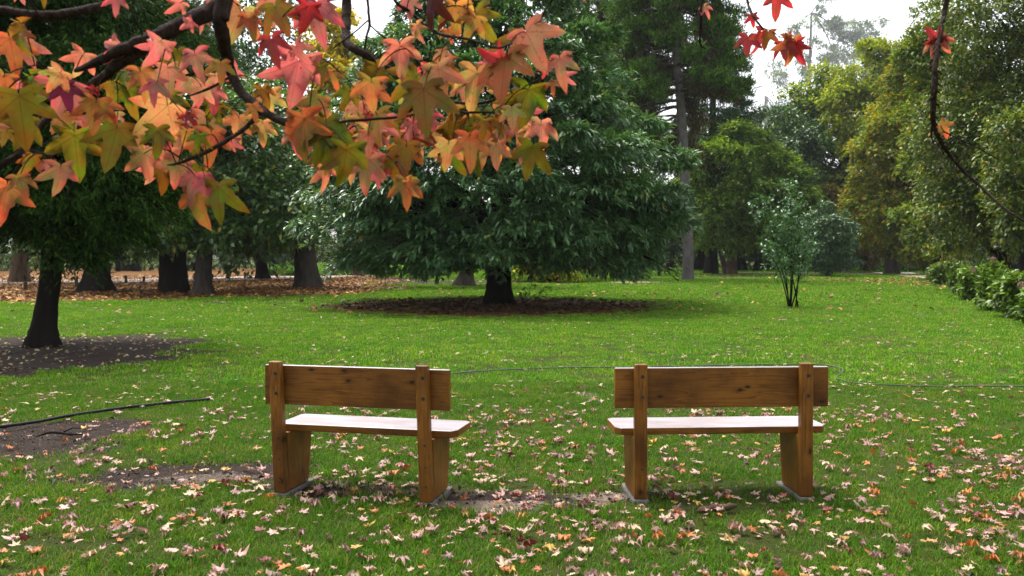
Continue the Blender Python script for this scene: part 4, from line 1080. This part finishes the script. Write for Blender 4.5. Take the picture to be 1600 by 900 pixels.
for i in rest:
    V, T, v_, r_, _ = SL[i % 12] if cand[i, 1] < 9.5 else SS[i % 8]; M = np.array(lie(i)); Vs.append(V @ M[:3, :3].T + M[:3, 3]); Ts.append(T + off); off += len(V)
    c = np.array(FC[names[kinds[i]]]) * random.uniform(.55, 1.2)
    if cand[i, 1] > 11: c = c * .6 + np.array([.55, .45, .25]) * .4
    Cs.append(np.tile(c, (len(V), 1))); ve.append(v_); ri.append(r_)
fl = obj('fallen_leaves', mesh_from('fallen_leaves', np.concatenate(Vs), np.concatenate(Ts), np.concatenate(Cs), {'vein': np.concatenate(ve), 'rim': np.concatenate(ri)}, True), M_LEAF_S)
tag(fl, kind='stuff')

# crumbs of earth, twigs and dry scraps on the bare ground
n = 60000; yy = RNG.uniform(4.0, 13, n); xx = RNG.uniform(-1, 1, n) * (.62 * yy + 1)
s_, l_, a_ = masks(xx, yy); keep = RNG.uniform(0, 1, n) < np.clip(np.maximum(s_, a_) * 1.2 - .2, 0, 1) * .8 + .06
xx, yy = xx[keep], yy[keep]; m = len(xx); D = RNG.normal(0, 1, (m, 3)); D[:, 2] *= .3; Nn = RNG.normal(0, .6, (m, 3)); Nn[:, 2] += 1
ln = np.exp(RNG.normal(-4.1, .5, m))
V, T, C = leaf_cards(np.column_stack([xx, yy, gheight(xx, yy) + .004 + .012 * RNG.uniform(0, 1, m)]), D, Nn, ln, ln * RNG.uniform(.2, .8, m), pick_cols(m, [((.07, .05, .038), 4), ((.13, .095, .07), 3), ((.25, .19, .14), 2), ((.035, .026, .02), 3), ((.30, .17, .10), 1)], .3), .5)
tag(obj('soil_crumbs', mesh_from('soil_crumbs', V, T, C), M_LITTER), kind='stuff')

# leaf litter under the trees: thousands of small leaves
n = 110000
xx = RNG.uniform(-48, 34, n); yy = RNG.uniform(10, 75, n)
s_, l_, a_ = masks(xx, yy); left = (s_ > .5) & (yy < 20)
keep = (np.abs(xx) < .62 * yy + 2) & (RNG.uniform(0, 1, n) < np.clip(l_ * 1.1 - .1, 0, 1) * np.where(yy > 36, .9, .9) + left * .9 + .03 * (yy > 25))
xx, yy = xx[keep], yy[keep]; m = len(xx)
D = RNG.normal(0, 1, (m, 3)); D[:, 2] *= .2; Nn = RNG.normal(0, .35, (m, 3)); Nn[:, 2] += 1
base = pick_cols(m, [((.50, .22, .05), 3), ((.36, .15, .045), 3), ((.60, .37, .09), 2), ((.18, .09, .045), 3)], .25)
near_l = yy < 21
base[near_l] = pick_cols(int(near_l.sum()), [((.45, .36, .16), 3), ((.34, .22, .11), 2), ((.55, .46, .26), 1.5), ((.16, .10, .06), 2)], .25)
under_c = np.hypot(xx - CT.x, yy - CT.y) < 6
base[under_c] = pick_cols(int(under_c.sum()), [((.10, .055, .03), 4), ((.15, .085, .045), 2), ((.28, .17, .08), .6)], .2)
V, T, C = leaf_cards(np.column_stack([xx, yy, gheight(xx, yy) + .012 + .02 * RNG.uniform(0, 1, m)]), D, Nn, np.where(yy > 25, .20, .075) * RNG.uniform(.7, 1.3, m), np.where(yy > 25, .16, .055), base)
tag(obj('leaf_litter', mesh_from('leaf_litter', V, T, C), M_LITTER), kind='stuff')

# ------------------------------------------------------------------ the sweetgum that overhangs the view
LC = {'p': (.64, .20, .20), 's': (.64, .30, .17), 'o': (.52, .20, .065), 'y': (.54, .33, .065), 'g': (.205, .20, .018), 'r': (.48, .055, .065),
      't': (.58, .36, .13), 'b': (.075, .014, .012), 'c': (.24, .02, .08), 'd': (.30, .175, .022)}
# branches: (px, py, width px) along each, and their distance from the lens
BR = [
 ('b1', 2.25, [(352, -60, 36), (350, -10, 34), (330, 15, 32), (270, 45, 28), (215, 68, 24), (165, 90, 18), (135, 104, 12), (118, 110, 8)]),
 ('b1', 2.27, [(285, 40, 18), (232, 72, 18), (180, 105, 17), (165, 118, 17), (130, 142, 16), (88, 172, 15), (60, 200, 14), (30, 240, 12), (0, 258, 12), (-40, 285, 10)]),
 ('b2', 2.20, [(352, -10, 30), (345, 40, 30), (352, 80, 24), (362, 115, 20), (378, 145, 18), (402, 165, 17), (435, 188, 14), (470, 196, 11), (510, 192, 8)]),
 ('b2', 2.22, [(408, 172, 9), (385, 198, 9), (350, 222, 8), (310, 243, 7), (275, 256, 5), (262, 258, 3)]),
 ('b2', 2.24, [(358, 88, 5), (310, 112, 5), (265, 123, 4), (238, 130, 3)]),
 ('b2', 2.21, [(362, 118, 5), (330, 137, 5), (295, 150, 3)]),
 ('b3', 2.40, [(-60, 18, 18), (0, 16, 15), (60, 24, 16), (110, 20, 16), (160, 8, 13), (175, 5, 5)]),
 ('b3', 2.38, [(52, 24, 8), (25, 38, 7), (8, 58, 6), (-20, 80, 5)]),
 ('b3', 2.36, [(25, 40, 4), (28, 60, 4), (45, 78, 4), (66, 103, 3)]),
 ('b3', 2.34, [(-40, 148, 10), (0, 146, 10), (60, 138, 9), (95, 128, 4)]),
 ('b4', 2.45, [(545, -60, 19), (541, 0, 18), (541, 40, 17), (541, 66, 16), (560, 80, 15), (588, 96, 13), (620, 115, 10), (650, 135, 8), (690, 155, 7), (735, 162, 6), (775, 156, 4)]),
 ('b4', 2.42, [(572, -30, 5), (576, 20, 5), (577, 40, 5), (572, 62, 4), (568, 98, 3)]),
 ('b4', 2.42, [(577, 38, 3), (600, 58, 3), (630, 72, 3), (655, 75, 2.5)]),
 ('b4', 2.40, [(575, 32, 3), (552, 52, 3), (520, 76, 2.5)]),
 ('b5', 2.15, [(605, -40, 7), (618, 2, 6), (640, 18, 6), (662, 38, 6), (690, 54, 6), (735, 62, 5), (775, 75, 4), (800, 68, 3)]),
 ('b4', 2.30, [(690, 158, 6), (720, 175, 5), (770, 176, 4), (792, 190, 3)]),
 ('b4', 2.28, [(520, 192, 5), (560, 188, 5), (610, 184, 5), (642, 180, 4), (660, 165, 3)]),
 ('r1', 3.05, [(1162, -60, 7), (1168, 0, 5), (1172, 15, 5), (1180, 30, 4), (1193, 46, 3)]),
 ('r1', 3.10, [(1110, -50, 6), (1097, 0, 5), (1095, 40, 5), (1094, 68, 4), (1102, 76, 2.5)]),
 ('r2', 2.85, [(1490, -60, 14), (1476, 15, 13), (1472, 40, 12), (1463, 90, 14), (1460, 140, 15), (1458, 190, 12), (1474, 228, 10), (1500, 262, 8), (1530, 290, 7), (1565, 322, 6), (1600, 345, 5), (1650, 370, 4)]),
 ('r2', 2.85, [(1474, 205, 4), (1500, 218, 3), (1530, 232, 3), (1560, 250, 2)]),
 ('r2', 2.85, [(1458, 185, 5), (1455, 212, 5), (1466, 240, 4), (1478, 262, 2)]),
]
LV = '''94,114,70,148,t 110,132,60,192,p 100,134,112,176,c 15,60,24,126,o 30,65,50,112,p 35,40,38,92,d 30,150,33,240,g 10,160,2,200,g 130,86,112,126,s
188,72,160,104,p 250,65,222,107,p 195,112,188,152,g 220,112,236,160,o 200,140,210,190,g 150,160,140,216,o 160,165,186,198,o 148,138,136,152,r 182,-2,184,30,p
30,-14,36,10,p 117,212,113,292,g 183,200,175,284,g 245,205,248,252,g 225,240,228,291,s 12,290,3,358,o 30,280,48,313,o 50,245,40,282,d 75,255,75,284,p 95,262,92,312,s
10,205,4,232,y 36,188,30,242,g 262,165,212,212,t 377,18,358,86,t 430,10,452,66,d 388,30,400,64,o 415,0,428,42,s 480,10,468,56,r 495,4,494,78,p 466,95,454,172,p
425,62,436,106,r 462,72,482,102,p 305,85,315,132,p 278,80,286,112,g 262,84,254,112,y 245,132,238,172,p 262,106,262,152,s 345,100,350,138,y 315,135,304,172,s
410,140,420,172,d 395,165,400,192,o 282,4,262,26,p 310,25,318,52,p 300,35,280,48,p 290,182,312,202,r 292,205,284,232,y 312,212,305,242,g 330,210,333,266,o
362,222,382,234,p 280,254,262,302,s 305,275,288,326,p 320,278,331,312,p 341,292,336,358,g 312,300,316,362,o 497,155,480,198,t 590,105,590,162,g 580,128,574,182,o
625,72,632,128,s 500,105,506,134,d 520,112,528,140,o 545,142,534,178,g 650,120,614,162,d 662,140,666,236,d 685,108,692,172,s 668,102,660,122,r 690,80,696,104,s
676,-4,664,52,b 690,4,690,46,b 640,-2,642,32,p 652,40,660,68,s 712,10,708,62,y 475,185,482,256,o 500,212,494,262,g 510,194,526,262,g 541,234,537,303,g 505,262,515,302,s
590,180,592,236,y 576,178,570,192,r 575,210,577,247,s 578,250,567,312,s 588,272,592,300,p 600,252,608,276,r 635,228,632,282,d 640,284,652,312,o 634,285,634,330,o
672,178,683,208,p 645,192,636,220,p 615,248,623,286,d 726,-6,741,22,y 745,22,776,70,g 742,28,722,66,y 700,48,706,72,o 822,50,850,118,s 816,60,801,116,g 840,46,847,26,p
785,95,746,80,r 790,88,784,166,o 745,115,735,182,t 762,118,774,152,s 826,140,815,206,g 850,100,850,124,r 875,92,878,136,s 880,118,898,136,p 866,128,862,150,o
700,225,694,273,t 708,240,726,283,g 733,214,737,271,o 775,228,777,271,s 832,230,815,286,g 838,240,853,262,g 800,170,803,206,t 828,198,822,228,t 845,194,848,242,s
770,188,790,216,d 756,190,752,222,d 1216,-8,1214,31,r 1100,12,1110,28,p 1175,25,1180,44,r 1169,58,1164,92,r 1188,52,1177,92,r 1200,50,1194,78,o 1238,62,1234,108,o
1224,68,1222,100,r 1246,68,1254,103,r 1230,60,1236,46,r 1466,62,1444,42,r 1466,62,1482,88,s 1464,64,1458,96,s 1468,60,1492,60,r 1470,196,1492,216,o
5,120,-8,165,o -20,200,-25,250,s -30,90,-35,130,p 60,-20,70,15,g 330,-25,325,5,p 440,-30,450,5,s 560,-30,565,0,p 740,-35,745,-5,g 800,-30,806,-2,p 905,-25,912,2,p'''
tx, ty = -3.1, -2.2
sg = empty('sweetgum_tree', (tx, ty, gz(tx, ty)), 'sweetgum tree whose red, orange and green leafed branches hang into the top of the view', 'tree')
off_ = Vector((tx, ty, gz(tx, ty)))
obj('trunk', trunk_mesh([(0, 0, 0, .26), (.02, 0, 1, .22), (.1, .05, 2.6, .19), (.2, .1, 4.2, .15), (.25, .15, 6.5, .09), (.3, .2, 8.2, .03)], 16, 1.5), M_BARK_G, sg)
limb_pts = {'b1': (.10, .05, 2.7), 'b2': (.10, .05, 2.7), 'b3': (.05, .0, 2.2), 'b4': (.15, .08, 3.5), 'b5': (.18, .1, 3.8), 'r1': (.2, .12, 4.5), 'r2': (.2, .1, 4.1)}
bmb = {}; bnodes = []
for key, dist, pts in BR:
    mb = bmb.setdefault(key, MB())
    dj = random.uniform(0, 6)
    P = [(*(at(px, py, dist + .07 * math.sin(i * .9 + dj) * min(1, i)) - off_), w * (.62 if key == 'r2' else .86) * dist / F / 2) for i, (px, py, w) in enumerate(pts)]
    S = smooth_path(P, 5)
    mb.tube([p[:3] + np.array([random.uniform(-1, 1), random.uniform(-1, 1), random.uniform(-1, 1)]) * p[3] * .12 for p in S], [max(p[3], .001) for p in S], 8, .22)
    for p in S: bnodes.append((Vector(p[:3]), key))
    if key == 'r2' and pts[0][2] == 14:        # corky wings on the hanging shoot
        for p in S[12:34]:
            for q in range(3):
                a = random.uniform(0, 6.28); c = Vector(p[:3]); d = Vector((math.cos(a), math.sin(a), -.5)).normalized()
                mb.tube([c, c + d * p[3] * 1.6, c + d * p[3] * 2.6 + Vector((0, 0, -.006))], [p[3] * .5, p[3] * .35, p[3] * .08], 4)
    if pts[0][1] < -5 or pts[0][0] < -30:      # the limb behind the lens that carries this branch
        first = [p for p in BR if p[0] == key][0]
        a = Vector(limb_pts[key]); b = Vector(S[0][:3])
        if pts is first[2]:
            m = a.lerp(b, .55) + Vector((0, 0, .9)); cv = bez(a, m, b, 12); mb.tube(cv, [.045 + (S[0][3] - .045) * q / 11 for q in range(12)], 8, .1)
        else:
            mb.tube(bez(b, b.lerp(a, .12) + Vector((0, 0, .1)), b.lerp(a, .3) + Vector((0, 0, .25)), 5), S[0][3], 6)
leaves_todo = []
for tok in LV.split():
    jx, jy, qx, qy, c = tok.split(','); jx, jy, qx, qy = map(float, (jx, jy, qx, qy))
    dist = (3.05 if jx < 1300 else 2.85) if jx > 1000 else 2.2 + random.uniform(-.16, .20)
    leaves_todo.append((jx, jy, qx, qy, c, dist))
for _ in range(120):                             # more leaves deeper in the spray
    cx, cy_, rx, ry = random.choice(((120, 170, 110, 70), (330, 150, 90, 60), (500, 170, 80, 60), (600, 190, 80, 60), (720, 150, 70, 60), (760, 200, 60, 40), (560, 220, 60, 40), (280, 230, 60, 35)))
    jx, jy = cx + random.uniform(-1, 1) * rx, cy_ + random.uniform(-1, 1) * ry
    a = random.gauss(0, .5); L = random.uniform(30, 50)
    leaves_todo.append((jx, jy, jx + math.sin(a) * L, jy + math.cos(a) * L, random.choice('spppgdtdgytsg'), 2.45 + random.uniform(0, .25)))
fin = []
for (jx, jy, qx, qy, c, dist) in leaves_todo:
    J = at(jx, jy, dist); tilt = random.uniform(-.45, .55); T_ = at(qx, qy, dist); Yv = T_ - J; L = Yv.length
    Yv = (Yv + Vector((0, -1, 0)) * L * tilt * .6).normalized(); view = (Vector((0, 0, CAM_H)) - J).normalized()
    Zv = (view + Vector((random.gauss(0, .50), 0, random.gauss(.15, .38)))); Xv = Yv.cross(Zv).normalized(); Zv = Xv.cross(Yv)
    Mx = Matrix((Xv, Yv, Zv)).transposed().to_4x4()
    fin.append([J - off_, Mx, min(L * math.sqrt(1 + .36 * tilt * tilt) * 1.0, .125), c])
# each leaf grows from the nearest wood: a stalk or a thin twig is laid to it
todo = list(range(len(fin))); carrier = {}
NP = np.array([list(b[0]) for b in bnodes]); NK = [b[1] for b in bnodes]
best = []
for i in todo:
    d = np.linalg.norm(NP - np.array(fin[i][0]), axis=1); k = int(d.argmin()); best.append([d[k], k])
while todo:
    i = min(todo, key=lambda q: best[q][0]); todo.remove(i)
    k = best[i][1]; a = Vector(NP[k]); key = NK[k]; b = fin[i][0]; carrier[i] = key
    L = (b - a).length
    back = fin[i][1].to_3x3() @ Vector((0, -1, 0))
    m = a.lerp(b, .55) + back * L * .25 + Vector((0, 0, .12 * L))
    cv = bez(a, m, b, 7); r = .0016 if L < .12 else .0022
    bmb[key].tube(cv, [r, r, r * .9, r * .85, r * .75, r * .65, r * .6], 5, cap=False)
    new = np.array([list(cv[q]) for q in (2, 3, 4)]); base_i = len(NP); NP = np.concatenate([NP, new]); NK += [key] * 3
    for q in todo:
        d = np.linalg.norm(new - np.array(fin[q][0]), axis=1); w = int(d.argmin())
        if d[w] < best[q][0]: best[q] = [d[w], base_i + w]
bobj = {k: mb.build('branch', M_TWIG, sg, True) for k, mb in bmb.items()}
for i, (J, Mx, L, c) in enumerate(fin):
    o = obj('leaf', HANG[(i * 9) % 14], None, bobj[carrier[i]])
    o.matrix_local = Matrix.Translation(J) @ Mx @ Matrix.Scale(L, 4)
    col = np.array(LC[c]) * random.uniform(.85, 1.15) * np.array([random.uniform(.94, 1.06) for _ in range(3)])
    o.color = (*col, 1)

# ------------------------------------------------------------------ the damp air
def haze():
    m, n, l, out = nodes('haze'); v = n.new('ShaderNodeVolumePrincipled')
    v.inputs['Color'].default_value = (.93, .96, 1.0, 1); v.inputs['Density'].default_value = .00016; v.inputs['Anisotropy'].default_value = .2
    l.new(v.outputs[0], out.inputs['Volume'])
    mb = MB().box(-1100, 1100, -60, 1100, -1.2, 300); o = mb.build('haze', m); tag(o, kind='stuff')
haze()
